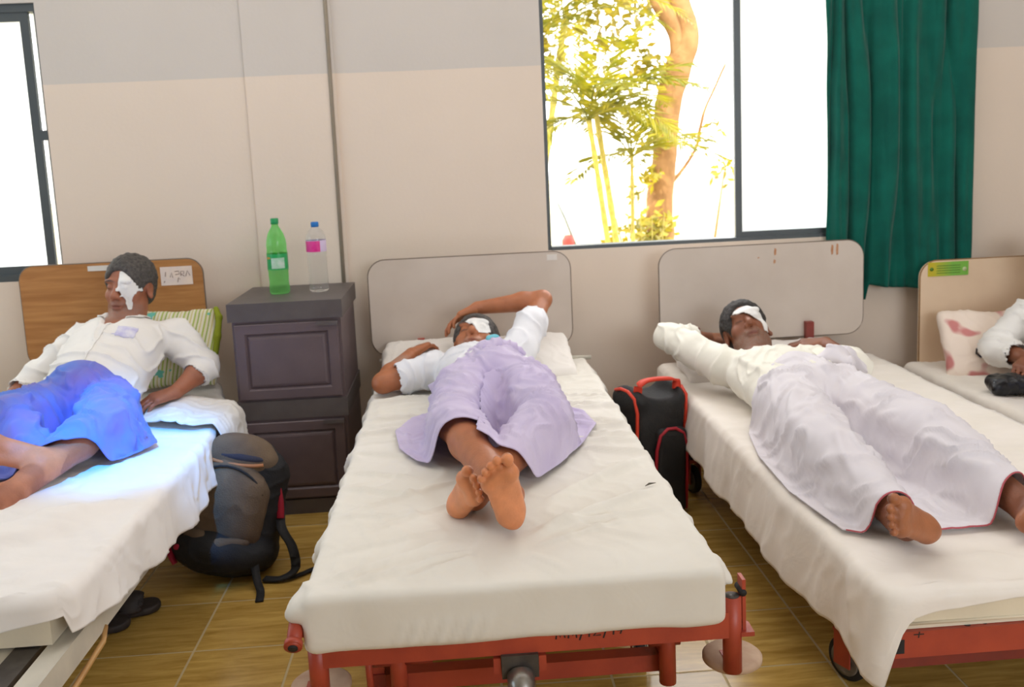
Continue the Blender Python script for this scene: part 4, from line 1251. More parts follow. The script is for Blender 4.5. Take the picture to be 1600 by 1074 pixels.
def d2(P):
    front = np.clip((1.90 - P[:, 1]) / 0.04, 0, 1)
    return 2.1 * folds(P, F2) + 0.0035 * fbm(P * np.array([4, 5, 4]), 2) + 0.004 * (ridges(P, (1, 0.4, 0), 0.09, 2.0, 0.8, 3) - 0.3) * (1 - front) + 0.004 * front * fbm(P * 6 + 3, 2)
sh2, _, _ = soft(v, 'bed_sheet', M_SHEET2, None, d2, 2)
tag(sh2, 'cream white sheet pulled tight over the middle bed, tucked at the foot', 'bed sheet')
bm = bmesh.new(); tube_bm(bm, [(0.465, 2.360, 0.5085), (0.478, 2.372, 0.5095), (0.497, 2.378, 0.5088)], [0.0008, 0.0030, 0.0008], 8)
tw = from_bm('dry_leaf_sliver', bm, pbr('grey_sliver', (92, 84, 70), 0.8), None, True)
tag(tw, 'tiny dark sliver lying near the right edge of the middle sheet', 'debris')

# ---- generic sheet: flat top and a hanging skirt round part of its edge
def skirt_sheet(name, mat, peri, topz, drop, flare, waves, topfold, inner, res=0.014, r=0.028, rows=26, root=None, thick=0.003):
    """peri: dense polyline (x,y) along the visible edge, outside on its left; inner(u,v) -> opposite edge; drop(i)-> hang length"""
    P = np.asarray(peri, float)
    d = np.r_[0, np.cumsum(np.linalg.norm(np.diff(P, axis=0), axis=1))]
    n = int(d[-1] / res)
    t = np.linspace(0, d[-1], n)
    Q = np.stack([np.interp(t, d, P[:, k]) for k in range(2)], 1)
    for _ in range(4):
        Q[1:-1] = (Q[:-2] + 2 * Q[1:-1] + Q[2:]) / 4
    T = np.gradient(Q, axis=0); T /= np.linalg.norm(T, axis=1)[:, None]
    Nn = np.stack([-T[:, 1], T[:, 0]], 1)
    I = np.asarray([inner(q) for q in Q])
    dzi = I[:, 2]; I = I[:, :2]
    Vs = []
    m = 46
    for j in range(m):                       # top, from the inner line out to the edge
        s = j / m
        g = I + (Q - r * Nn - I) * s
        Vs.append(np.c_[g, topz + dzi * (1 - s)])
    dr = np.asarray([drop(a, q) for a, q in zip(t, Q)])
    for j in range(rows + 1):
        s = j / rows
        L = dr * s
        a = np.minimum(L / r, math.pi / 2)
        out = r * np.sin(a) - r
        dz = np.where(L < r * math.pi / 2, r * (1 - np.cos(a)), r + (L - r * math.pi / 2))
        hang = np.clip((L - r) / 0.2, 0, None)
        o2 = out + flare * hang + hang * waves(t, Q)
        Vs.append(np.c_[Q + Nn * o2[:, None], topz - dz])
    V = np.stack(Vs, 1)                      # (n, cols, 3)
    nc = V.shape[1]
    V = V.reshape(-1, 3)
    idx = np.arange(n * nc).reshape(n, nc)
    F = np.stack([idx[:-1, :-1], idx[1:, :-1], idx[1:, 1:], idx[:-1, 1:]], -1).reshape(-1, 4)
    N = vnormals(V, F)
    if N[:, 2].mean() < 0:
        F = F[:, ::-1]; N = -N
    V = V + N * topfold(V)[:, None]
    o = np_mesh(name, V, F, mat, root)
    md = o.modifiers.new('thick', 'SOLIDIFY'); md.thickness = thick; md.offset = -1
    return o

def interp(xs, ys):
    return lambda a: float(np.interp(a, xs, ys))

# ---- right-hand bed
Z3 = 0.44
m3 = box('mattress', (0.905, 1.832, 0.346), (1.800, 4.02, 0.422), M_MATT, None, 0.020, 4)
tag(m3, 'cream mattress showing below the sheet on the right red bed', 'mattress')
pts = [(0.902, 1.8335), (1.80, 1.8335)]
tube('piping', [(0.925, 1.8325, 0.358), (1.2, 1.8315, 0.357), (1.78, 1.8325, 0.358)], 0.004, M_MATT, m3, 8)
per3 = [(0.868, 4.03), (0.864, 3.6), (0.862, 3.0), (0.862, 2.4), (0.864, 1.86), (0.868, 1.835), (0.885, 1.818), (0.91, 1.815), (1.3, 1.815), (1.82, 1.815)]
per3 = per3[::-1]                              # outside lies to the left when walking this way
hem_side = interp([1.82, 1.95, 2.05, 2.46, 2.9, 3.2, 3.5, 3.75, 4.0], [0.235, 0.215, 0.208, 0.222, 0.219, 0.228, 0.205, 0.14, 0.10])
hem_front = interp([0.868, 0.885, 0.90, 0.925, 0.98, 1.16, 1.8], [0.188, 0.182, 0.115, 0.075, 0.062, 0.046, 0.05])
def drop3(a, q):
    if q[1] > 1.826: 
        return hem_side(q[1]) + 0.006 * math.sin(q[1] * 9)
    return hem_front(q[0])
def wav3(t, Q):
    return 0.009 * np.sin(Q[:, 1] * 11 + 1.5 * np.sin(Q[:, 1] * 4)) + 0.004 * np.sin(Q[:, 1] * 37 + Q[:, 0] * 20)
F3 = [((0.95, 1.90, Z3), (0.865, 1.83, 0.25), 0.020, 0.010), ((1.02, 1.86, Z3), (0.88, 1.82, 0.30), 0.016, 0.007), ((0.88, 1.98, Z3), (0.845, 1.90, 0.26), 0.02, 0.008)]
for i in range(11):
    yy = 2.55 + 0.13 * i
    F3.append(((1.02, yy + 0.06, Z3), (0.85, yy - 0.03, 0.30), 0.016, 0.006 + 0.004 * (i % 3)))
for i in range(5):
    F3.append(((1.15 + i * 0.1, 1.98 + 0.02 * i, Z3), (1.3 + i * 0.1, 1.86, Z3), 0.018, 0.004))
def d3(P):
    return 2.1 * folds(P, F3) + 0.005 * fbm(P * 5 + 1, 2) + 0.004 * (ridges(P, (0.3, 1, 0), 0.10, 4.0, 0.9, 3) - 0.3)
sh3 = skirt_sheet('bed_sheet', M_SHEET3, per3, Z3, drop3, 0.030, wav3, d3, lambda q: (1.84, max(q[1], 1.866), 0.0))
tag(sh3, 'white sheet hanging down the side of the right bed to a pointed corner', 'bed sheet')
_c = np.empty(len(sh3.data.vertices) * 3, np.float32); sh3.data.vertices.foreach_get('co', _c); _c = _c.reshape(-1, 3)
_c = _c[(_c[:, 1] < 1.87) & (_c[:, 0] < 0.95)]; _t = _c[_c[:, 2].argmin()]
box('laundry_tag', (_t[0] - 0.004, _t[1] - 0.003, _t[2] - 0.012), (_t[0] + 0.016, _t[1] - 0.001, _t[2] + 0.010), pbr('tag_cloth', (226, 232, 240), 0.7, col2=(120, 150, 200), scale=160), sh3, 0)

# ---- left-hand bed
Z1 = 0.490
m1 = box('mattress', (-1.86, 1.99, 0.37), (-0.945, 3.56, 0.470), M_MATT, None, 0.02, 4)
tag(m1, 'cream mattress under the sheet of the left bed', 'mattress')
per1 = [(-1.05, 3.98), (-1.00, 3.80), (-0.950, 3.62), (-0.905, 3.42), (-0.890, 3.2), (-0.885, 2.6), (-0.890, 2.1), (-0.90, 2.0), (-0.94, 1.965), (-1.2, 1.955), (-1.88, 1.955)]
hem1 = interp([1.9, 2.05, 2.26, 2.45, 2.62, 2.66, 2.80, 2.94, 2.97, 3.12, 3.27, 3.30, 3.45, 3.62, 4.0], [0.10, 0.12, 0.150, 0.172, 0.180, 0.188, 0.195, 0.188, 0.165, 0.178, 0.205, 0.215, 0.22, 0.16, 0.06])
def drop1(a, q):
    if q[1] > 1.99:
        return hem1(q[1])
    return 0.085 + 0.02 * math.sin(q[0] * 9)
def wav1(t, Q):
    return 0.014 * np.sin(Q[:, 1] * 13 + 2 * np.sin(Q[:, 1] * 5)) + 0.008 * np.sin(Q[:, 1] * 41)
F1 = []
rs = random.Random(9)
for i in range(16):
    yy = 2.1 + 0.10 * i + rs.uniform(-0.03, 0.03)
    F1.append(((-1.10 - rs.uniform(0, 0.25), yy + rs.uniform(-0.02, 0.22), Z1), (-0.89, yy - rs.uniform(0.0, 0.12), 0.36), rs.uniform(0.010, 0.018), rs.uniform(0.005, 0.012)))
for i in range(6):
    F1.append(((-1.45 + 0.05 * i, 2.2 + 0.05 * i, Z1), (-1.05 + 0.02 * i, 2.35 + 0.04 * i, Z1), 0.022, 0.008))
def d1(P):
    return 2.5 * folds(P, F1) + 0.007 * fbm(P * 5 + 8, 2) + 0.007 * (ridges(P, (0.5, 1, 0), 0.085, 6.0, 1.0, 3) - 0.3)
sh1 = skirt_sheet('bed_sheet', M_SHEET1, per1[::-1][::-1], Z1, drop1, 0.020, wav1, d1, lambda q: (-1.90, max(q[1], 2.012), 0.0))
tag(sh1, 'rumpled white sheet on the left bed, lit blue, hanging over its side', 'bed sheet')

# ---- far right bed
m4 = box('mattress', (2.03, 1.95, 0.27), (3.0, 4.05, 0.365), M_MATT, None, 0.02, 4)
tag(m4, 'mattress under the sheet of the bed at the right edge', 'mattress')
v = Vol((1.90, 1.9, 0.22), (3.08, 4.12, 0.46), 0.011)
v.box((2.51, 3.0, 0.305), (0.505, 1.06, 0.078), 0.035)
sh4, _, _ = soft(v, 'bed_sheet', M_SHEET3, None, lambda P: 0.006 * fbm(P * 6, 2) + 0.004 * ridges(P, (0.4, 1, 0), 0.09, 1.0, 0.9, 3), 2)
tag(sh4, 'off-white sheet on the bed at the right edge of the picture', 'bed sheet')

# ---- pillows
def pillow(name, c, hs, rot, mat, label, h=0.008, puff=0.35, disp=None):
    R = frame(rot[0], rot[1])          # rows: x long side, y short side, z thickness -> given as (z normal, y dir)
    c = np.asarray(c, float)
    X, Y, Zx = hs
    v = Vol(c - max(hs) * 1.25, c + max(hs) * 1.25, h)
    nx = 9
    v.box(c, (X, Y, Zx * 0.62), Zx * 0.55, R, 0)
    v.ell(c, (X * 0.92, Y * 0.92, Zx * 1.25), R, 0.03)
    for a in (-1, 1):
        for b in (-1, 1):
            q = c + R[0] * a * X * 0.93 + R[1] * b * Y * 0.92
            v.cone(c + R[0] * a * X * 0.7 + R[1] * b * Y * 0.7, q, Zx * 0.45, Zx * 0.18, 0.02)
    f = lambda P: 0.006 * fbm(P * 9, 2) + 0.004 * (ridges(P, R[0] + 0.4 * R[1], 0.07, 1.0, 1.0, 3) - 0.3)
    o, V, F = soft(v, name, mat, None, disp or f, 3)
    tag(o, label, 'pillow')
    return o

def stripe_mat():
    k = NT('green_striped_pillow_cloth')
    tc = k.n('ShaderNodeTexCoord')
    mp = k.n('ShaderNodeMapping'); mp.inputs['Rotation'].default_value = (0, math.radians(-8), 0)
    k.l(tc.outputs['Object'], mp.inputs['Vector'])
    sp = k.n('ShaderNodeSeparateXYZ'); k.l(mp.outputs['Vector'], sp.inputs[0])
    ml = k.n('ShaderNodeMath', operation='MULTIPLY'); ml.inputs[1].default_value = 22.0; k.l(sp.outputs['X'], ml.inputs[0])
    fr = k.n('ShaderNodeMath', operation='FRACT'); k.l(ml.outputs[0], fr.inputs[0])
    rp = k.n('ShaderNodeValToRGB'); rp.color_ramp.interpolation = 'CONSTANT'
    el = rp.color_ramp.elements
    el[0].position = 0; el[0].color = lin((226, 218, 190)); el[1].position = 0.22; el[1].color = lin((150, 170, 70))
    for p, c in ((0.34, (228, 222, 196)), (0.55, (205, 190, 110)), (0.64, (232, 226, 205)), (0.85, (176, 190, 90))):
        e = el.new(p); e.color = lin(c)
    k.l(fr.outputs[0], rp.inputs['Fac'])
    ns = k.n('ShaderNodeTexNoise'); ns.inputs['Scale'].default_value = 16; k.l(tc.outputs['Object'], ns.inputs['Vector'])
    gt = k.n('ShaderNodeMath', operation='GREATER_THAN'); gt.inputs[1].default_value = 0.64; k.l(ns.outputs['Fac'], gt.inputs[0])
    mx = k.n('ShaderNodeMix', data_type='RGBA'); mx.inputs['B'].default_value = lin((110, 190, 170))
    k.l(gt.outputs[0], mx.inputs['Factor']); k.l(rp.outputs['Color'], mx.inputs['A'])
    k.l(mx.outputs['Result'], k.b.inputs['Base Color']); k.b.inputs['Roughness'].default_value = 0.85
    return k.m
M_PIL1 = stripe_mat()
p1 = pillow('pillow', (-1.255, 3.935, 0.655), (0.215, 0.165, 0.050), ((0.02, -0.88, 0.47), (0, 0.47, 0.88)), M_PIL1, 'green striped pillow propped against the wooden headboard behind the man')
v = Vol((-1.10, 3.80, 0.55), (-0.99, 4.08, 0.86), 0.005)
v.chain([(-1.045, 3.875, 0.60), (-1.032, 3.915, 0.70), (-1.030, 3.955, 0.775), (-1.047, 3.985, 0.808)], [0.013, 0.014, 0.014, 0.012], 0.01)
soft(v, 'green_edge', pbr('olive_green_edge', (146, 158, 32), 0.85), p1, None, 2)
p2 = pillow('pillow', (0.055, 3.84, 0.545), (0.40, 0.195, 0.055), ((0, -0.25, 0.97), (0, 1, 0.25)), cloth('white_pillowcase', (240, 234, 226)), 'white pillow under the head of the man on the middle bed')
p3 = pillow('pillow', (1.28, 3.85, 0.475), (0.36, 0.175, 0.050), ((0, -0.15, 0.99), (0, 1, 0.15)), cloth('white_pillowcase_plain', (242, 236, 230)), 'white pillow behind the man lying on the right bed')
def print_mat():
    k = NT('printed_pillowcase')
    tc = k.n('ShaderNodeTexCoord')
    ns = k.n('ShaderNodeTexNoise'); ns.inputs['Scale'].default_value = 9; ns.inputs['Detail'].default_value = 1
    k.l(tc.outputs['Object'], ns.inputs['Vector'])
    rp = k.n('ShaderNodeValToRGB'); rp.color_ramp.interpolation = 'LINEAR'
    el = rp.color_ramp.elements
    el[0].position = 0.36; el[0].color = lin((206, 132, 128)); el[1].position = 0.42; el[1].color = lin((240, 222, 206))
    k.l(ns.outputs['Fac'], rp.inputs['Fac']); k.l(rp.outputs['Color'], k.b.inputs['Base Color']); k.b.inputs['Roughness'].default_value = 0.85
    return k.m
p4 = pillow('pillow', (2.30, 3.83, 0.485), (0.215, 0.165, 0.050), ((-0.10, -0.80, 0.60), (0.12, 0.58, 0.80)), print_mat(), 'white pillow with pink print leaning on the peach headboard')
bm = bmesh.new()
R4 = frame((-0.10, -0.80, 0.60), (0.12, 0.58, 0.80))
def pp4(u, w, lift=0.0665): return Vector(np.array((2.30, 3.83, 0.485)) + R4[0] * u + R4[1] * w + R4[2] * lift)
for poly in ([(0.055, -0.045), (0.075, -0.03), (0.095, -0.04), (0.10, -0.06), (0.085, -0.075), (0.065, -0.07)], [(0.01, -0.06), (0.04, -0.065)], [(0.025, -0.062), (0.03, -0.09)], [(-0.05, -0.03), (-0.02, -0.06), (-0.045, -0.08)]):
    tube_bm(bm, [pp4(-a, b, 0.057 - 0.35 * (a * a + b * b)) for a, b in poly], 0.0045, 8)
from_bm('printed_scroll', bm, pbr('black_print', (52, 44, 44), 0.8), p4, True)
# ================================================================== the four patients
M_HAIR1 = pbr('grey_hair', (96, 90, 84), 0.6, col2=(62, 58, 56), scale=90, bump=0.6, bscale=320)
M_HAIR3 = pbr('dark_grey_hair', (66, 60, 56), 0.6, col2=(36, 33, 32), scale=90, bump=0.6, bscale=320)
M_GAUZE = pbr('white_gauze', (244, 242, 238), 0.9, bump=0.25, bscale=120)
M_TAPE = pbr('surgical_tape', (232, 230, 228), 0.7, bump=0.15, bscale=120)
M_SHIRT1 = cloth('white_shirt_cotton', (240, 236, 230))
M_SHIRT2 = cloth('white_shirt_blue_tinge', (236, 236, 240))
M_SHIRT3 = cloth('ivory_white_shirt', (244, 240, 226))
M_SAR1 = cloth('blue_lit_lavender_sarong', (92, 136, 226), col2=(138, 124, 200), translucent=0.1)  # blue of the light on this lavender cloth is put into its colour
M_SAR2 = cloth('pale_lavender_sarong', (226, 214, 238), col2=(212, 198, 230), translucent=0.15)
M_SAR3 = cloth('white_lilac_sarong', (240, 234, 238), translucent=0.1)
M_SAR4 = cloth('pale_blue_sarong', (216, 216, 238))

def shirt_disp(segs, amp=0.004, lam=0.07, d=(0.3, 1, 0.2), seed=0.0):
    return lambda P: 1.3 * folds(P, segs) + 1.7 * amp * (ridges(P, d, lam, seed, 1.0, 2.5) - 0.35) + 0.004 * fbm(P * 12 + seed, 2)

def A(*v): return np.array(v, float)

# ---------------------------------------------------------------- man on the middle bed
root = empty('person', (0.09, 3.0, 0.5))
tag(root, 'man on the middle bed in lavender sarong, ankles crossed, arm over his bandaged head', 'person', 'patients resting on the beds')
b = Body((-0.46, 1.95, 0.46), (0.50, 4.05, 0.90), 0.0036)
P, N = A(0.10, 3.13, 0.600), A(0.055, 3.535, 0.582)
sL, sR = A(0.215, 3.560, 0.640), A(-0.115, 3.555, 0.585)
hL, hR = A(0.19, 3.10, 0.595), A(0.01, 3.10, 0.595)
kL, kR = A(0.240, 2.71, 0.600), A(-0.040, 2.73, 0.605)
fB = dict(heel=(0.102, 2.090, 0.512), fwd=(-0.047, -0.085, 0.205), medial=(1.0, 0.05, 0.12))
fA = dict(heel=(-0.068, 2.262, 0.500), fwd=(0.30, -0.68, 0.62), medial=(-0.55, 0.40, 0.74))
def ankle(f, side, s):
    z = nrm(f['fwd']); x = np.asarray(f['medial'], float); x = nrm(x - z * (x @ z)); y = np.cross(z, x) * side
    return np.asarray(f['heel']) + s * (0.098 * y + 0.040 * z)
aB = ankle(fB, 1, 0.95); aA = ankle(fA, -1, 0.92)
b.torso(P, N, (0.1, 0, 1), sL, sR, hL, hR, 1.02)
b.leg(hR, kR, aB); b.leg(hL, kL, aA)
b.foot(side=1, s=0.95, **fB); b.foot(side=-1, s=0.92, **fA)
eL, wL = A(0.340, 3.84, 0.795), A(0.065, 3.835, 0.775)
b.arm(sL, eL, wL); b.hand(wL, (-0.135, -0.035, -0.055), (0.0, 0.45, 0.9), -1, (0.2, 0.35, 0.3), 1.0)
eR, wR = A(-0.318, 3.505, 0.556), A(-0.215, 3.745, 0.612)
b.arm(sR, eR, wR); b.hand(wR, (0.10, 0.14, 0.03), (-0.3, 0.1, 0.9), 1, (0.3, 0.4, 0.3), 1.0)
b.head((0.050, 3.700, 0.648), (0.10, 0.84, 0.54), (-0.10, -0.56, 0.83), 1.10, N)
b.build('body', root, (176, 108, 70), (222, 144, 96), beard=(160, 138, 124), it=1)
hair_cap(b, root, M_HAIR1)
eye_patch(b, root, M_GAUZE, [(0.034, 0.028), (0.026, 0.058), (-0.040, 0.060), (-0.064, 0.020), (-0.056, -0.028), (-0.016, -0.036), (0.004, -0.010), (0.014, 0.008)], 0.004, (-0.022, 0.010, 0.036, 0.030, 0.012))
# shirt with short sleeves
v = Vol((-0.34, 2.95, 0.48), (0.44, 3.95, 0.86), 0.0055)
R = frame(N - P, (0.1, 0, 1)); L = np.linalg.norm(N - P); up = R[2]
v.ell(P + up * 0.05, (0.178, 0.118, 0.16), R, 0.05)
v.ell(P + up * L * 0.36, (0.170, 0.120, 0.17), R, 0.06)
v.ell(P + up * L * 0.68, (0.182, 0.128, 0.17), R, 0.06)
v.chain([sL, N - up * 0.045, sR], [0.066, 0.068, 0.066], 0.05)
mL = sL + (eL - sL) * 0.58
v.chain([sL, sL + (eL - sL) * 0.5, mL], [0.070, 0.066, 0.060], 0.03)
mR = sR + (eR - sR) * 0.60
v.chain([sR, mR], [0.070, 0.066], 0.03)
v.cone(mL + (eL - sL) * 0.02, mL + (eL - sL) * 0.4, 0.050, 0.055, 0.004, '-'); v.cut(mL + (eL - sL) * 0.10, eL - sL, 0.004) if False else None
v.cone(sR + (eR - sR) * 0.60, sR + (eR - sR) * 1.1, 0.055, 0.062, 0.004, '-')
v.cone(N, N + up * 0.12, 0.058, 0.075, 0.01, '-')
seg2 = [(P + A(-0.12, 0.10, 0.09), N + A(-0.10, -0.05, 0.03), 0.014, 0.008), (P + A(0.02, 0.12, 0.11), N + A(0.02, -0.08, 0.07), 0.012, 0.007), (P + A(0.12, 0.10, 0.10), sL + A(-0.02, -0.05, 0.03), 0.014, 0.009),
        (sR + A(0.0, -0.06, 0.05), mR, 0.012, 0.008), (sL + A(-0.05, -0.06, 0.0), mL + A(-0.02, 0, 0.03), 0.012, 0.008)]
sh, _, _ = soft(v, 'shirt', M_SHIRT2, root, shirt_disp(seg2, 0.005, 0.075, (1, 0.25, 0.1), 3.0), 2)
v = Vol((0.02, 3.48, 0.62), (0.22, 3.68, 0.80), 0.004)
v.cone((0.100, 3.595, 0.690), (0.135, 3.60, 0.695), 0.013, 0.010, 0.01)
soft(v, 'collar_cloth', pbr('aqua_cloth', (120, 200, 214), 0.8), root, lambda Q: 0.003 * vnoise(Q * 50), 2)
# sarong
off = 0.018
legs = [([P + A(0, 0.20, 0.01), P + A(0, 0.1, 0), P], [0.135, 0.140, 0.135]), ([P, hR, hR + (kR - hR) * 0.4], [0.125, 0.118, 0.102]), ([P, hL, hL + (kL - hL) * 0.4], [0.125, 0.118, 0.102]), ([hR + A(0.02, 0.06, 0), hR, kR, kR + (aB - kR) * 0.35, aB], [0.11, 0.105, 0.062 + off, 0.055 + off, 0.040]),
        ([hL + A(-0.02, 0.06, 0), hL, kL, kL + (aA - kL) * 0.35, aA], [0.11, 0.105, 0.062 + off, 0.055 + off, 0.040])]
G = coons([(-0.215, 2.79), (-0.160, 2.67), (-0.075, 2.585), (0.01, 2.550), (0.050, 2.535), (0.022, 2.47), (0.075, 2.420), (0.165, 2.410), (0.26, 2.56), (0.350, 2.74)],
          [(-0.085, 3.23), (0.0, 3.26), (0.10, 3.275), (0.20, 3.26), (0.285, 3.23)],
          [(-0.215, 2.79), (-0.240, 2.98), (-0.190, 3.13), (-0.085, 3.23)],
          [(0.350, 2.74), (0.420, 2.93), (0.400, 3.10), (0.285, 3.23)], 150, 140)
F = [(A(0.10, 3.33, .72), A(0.070, 2.55, .60), 0.030, -0.034), (A(0.10, 3.28, .72), A(0.075, 2.80, .62), 0.014, -0.022),
     (A(0.06, 3.22, .72), A(-0.18, 3.04, .58), 0.013, 0.018), (A(0.05, 3.14, .70), A(-0.20, 2.95, .56), 0.012, 0.018), (A(0.04, 3.04, .68), A(-0.20, 2.86, .55), 0.012, 0.017), (A(0.03, 2.94, .68), A(-0.18, 2.76, .55), 0.011, 0.014), (A(0.04, 2.84, .68), A(-0.12, 2.66, .60), 0.010, 0.012),
     (A(0.07, 3.0, .68), A(-0.03, 2.66, .66), 0.010, 0.010), (A(-0.03, 3.28, .68), A(-0.17, 3.16, .56), 0.012, 0.014), (A(0.05, 2.74, .66), A(-0.06, 2.62, .64), 0.009, 0.009),
     (A(0.13, 3.24, .72), A(0.37, 3.06, .56), 0.013, 0.017), (A(0.14, 3.14, .70), A(0.38, 2.94, .55), 0.012, 0.018), (A(0.13, 3.04, .68), A(0.36, 2.80, .55), 0.012, 0.017), (A(0.12, 2.92, .68), A(0.31, 2.66, .58), 0.011, 0.014),
     (A(0.10, 2.82, .67), A(0.24, 2.56, .58), 0.010, 0.012), (A(0.20, 3.28, .68), A(0.36, 3.2, .56), 0.012, 0.014), (A(0.06, 2.68, .66), A(0.16, 2.46, .58), 0.009, 0.010), (A(0.2, 3.0, .70), A(0.30, 2.80, .66), 0.009, 0.012), (A(0.09, 2.75, .67), A(0.07, 2.48, .62), 0.009, 0.010)]
def f2(Q): return folds(Q, F) + 0.010 * (ridges(Q, (0.6, 0.6, 0), 0.055, 1.0, 1.2, 2.2) - 0.3) + 0.006 * fbm(Q * 14, 2)
sar = drape('sarong', M_SAR2, G, legs, 0.517, root, 140, 0.0011, f2, True)
v = Vol((-0.04, 3.10, 0.62), (0.26, 3.46, 0.80), 0.0045)
v.chain([(0.02, 3.265, 0.705), (0.07, 3.245, 0.728), (0.12, 3.255, 0.732), (0.17, 3.27, 0.718), (0.21, 3.265, 0.695)], [0.014, 0.022, 0.026, 0.020, 0.012], 0.012)
v.cone((0.09, 3.245, 0.725), (0.10, 3.18, 0.705), 0.02, 0.012, 0.014)
soft(v, 'sarong_knot', M_SAR2, root, lambda Q: 0.007 * (ridges(Q, (1, 0.3, 0), 0.035, 2, 0.8, 2) - 0.3), 2)

# ---------------------------------------------------------------- man on the right bed
root = empty('person', (1.15, 2.9, Z3))
tag(root, 'man on the right bed in ivory shirt and white sarong, one bare sole showing', 'person', 'patients resting on the beds')
b = Body((0.74, 1.78, 0.41), (1.62, 4.05, 0.84), 0.0036)
P, N = A(1.165, 2.96, 0.535), A(1.165, 3.52, 0.535)
sL, sR = A(1.340, 3.48, 0.540), A(1.005, 3.47, 0.550)
hL, hR = A(1.255, 2.93, 0.540), A(1.075, 2.93, 0.540)
kL, kR = A(1.315, 2.50, 0.560), A(1.000, 2.47, 0.555)
fR = dict(heel=(1.092, 1.985, 0.482), fwd=(-0.74, -0.40, 0.46), medial=(0.30, 0.22, 0.86))
fL = dict(heel=(1.268, 1.985, 0.482), fwd=(0.74, -0.40, 0.46), medial=(-0.30, 0.22, 0.86))
aR = ankle(fR, 1, 0.92); aL = ankle(fL, -1, 0.92)
b.torso(P, N, (0, 0, 1), sL, sR, hL, hR, 0.96)
b.leg(hR, kR, aR); b.leg(hL, kL, aL)
b.foot(side=1, s=0.92, **fR); b.foot(side=-1, s=0.92, **fL)
eR, wR = A(0.850, 3.755, 0.625), A(1.055, 3.865, 0.580)
b.arm(sR, eR, wR); b.hand(wR, (0.16, 0.02, -0.01), (0.0, 0.3, -0.9), 1, (0.15, 0.2, 0.2), 1.0)
eL, wL = A(1.430, 3.275, 0.570), A(1.432, 3.525, 0.605)
b.arm(sL, eL, wL); b.hand(wL, (-0.15, 0.035, -0.01), (0.1, -0.25, 0.95), -1, (0.22, 0.3, 0.25), 1.04)
b.head((1.168, 3.710, 0.640), (-0.10, 0.72, 0.68), (-0.18, -0.68, 0.70), 1.08, N)
b.build('body', root, (136, 82, 56), (172, 108, 70), beard=(140, 122, 110), it=1)
hair_cap(b, root, M_HAIR3, thick=0.014)
eye_patch(b, root, M_GAUZE, [(0.048, 0.024), (0.036, 0.054), (-0.040, 0.066), (-0.070, 0.036), (-0.072, -0.02), (-0.064, -0.062), (-0.044, -0.064), (-0.040, -0.024), (-0.010, -0.004), (0.014, 0.016)], 0.004, (-0.024, 0.020, 0.042, 0.028, 0.013))
v = Vol((0.74, 2.78, 0.42), (1.60, 3.96, 0.84), 0.0055)
R = frame(N - P, (0, 0, 1)); L = np.linalg.norm(N - P); up = R[2]
v.ell(P + up * 0.05, (0.185, 0.118, 0.17), R, 0.05)
v.ell(P + up * L * 0.36, (0.180, 0.112, 0.18), R, 0.06)
v.ell(P + up * L * 0.66, (0.190, 0.115, 0.17), R, 0.05)
v.chain([sL, N - up * 0.045, sR], [0.068, 0.068, 0.068], 0.05)
v.chain([sR, sR + (eR - sR) * 0.5, eR, eR + (wR - eR) * 0.42], [0.076, 0.068, 0.058, 0.054], 0.025)
v.chain([eR + (wR - eR) * 0.36, eR + (wR - eR) * 0.50], [0.060, 0.060], 0.01)
v.cone(eR + (wR - eR) * 0.50, eR + (wR - eR) * 0.9, 0.048, 0.056, 0.004, '-')
v.chain([sL, eL, eL + (wL - eL) * 0.30], [0.074, 0.062, 0.054], 0.03)
v.cone(eL + (wL - eL) * 0.28, eL + (wL - eL) * 0.9, 0.047, 0.055, 0.004, '-')
v.cone(N - up * 0.0, N + up * 0.12, 0.056, 0.072, 0.01, '-')
seg3 = [(P + A(-0.13, 0.10, 0.09), sR + A(0.02, -0.04, 0.05), 0.014, 0.010), (P + A(-0.02, 0.10, 0.12), N + A(-0.06, -0.06, 0.08), 0.012, 0.007), (P + A(0.10, 0.08, 0.11), sL + A(-0.06, -0.08, 0.06), 0.013, 0.008),
        (sR + A(-0.01, 0.02, 0.06), eR + A(-0.01, -0.02, 0.05), 0.010, 0.009), (sR + A(0.05, -0.02, 0.05), eR + A(0.03, -0.03, 0.04), 0.010, 0.007), (P + A(-0.16, 0.20, 0.03), P + A(0.02, 0.28, 0.13), 0.012, 0.007), (P + A(0.0, 0.02, 0.13), P + A(0.14, 0.16, 0.11), 0.014, 0.008)]
soft(v, 'shirt', M_SHIRT3, root, shirt_disp(seg3, 0.005, 0.08, (1, -0.3, 0.1), 5.0), 2)
# sarong over both legs
legs = [([P + A(0, 0.16, 0.0), P], [0.136, 0.136]), ([hR + A(0, 0.05, 0), hR, kR, kR + (aR - kR) * 0.35, aR], [0.11, 0.105, 0.082, 0.072, 0.046]),
        ([hL + A(0, 0.05, 0), hL, kL, kL + (aL - kL) * 0.35, aL], [0.11, 0.105, 0.082, 0.072, 0.050])]
G = coons([(0.905, 2.125), (0.96, 2.085), (1.03, 2.09), (1.10, 2.085), (1.18, 2.085), (1.27, 2.09), (1.36, 2.14), (1.48, 2.22)],
          [(0.985, 3.05), (1.08, 3.12), (1.18, 3.16), (1.28, 3.15), (1.36, 3.12)],
          [(0.905, 2.125), (0.870, 2.4), (0.885, 2.7), (0.925, 2.92), (0.985, 3.05)],
          [(1.48, 2.22), (1.50, 2.45), (1.46, 2.75), (1.43, 2.95), (1.36, 3.12)], 140, 140)
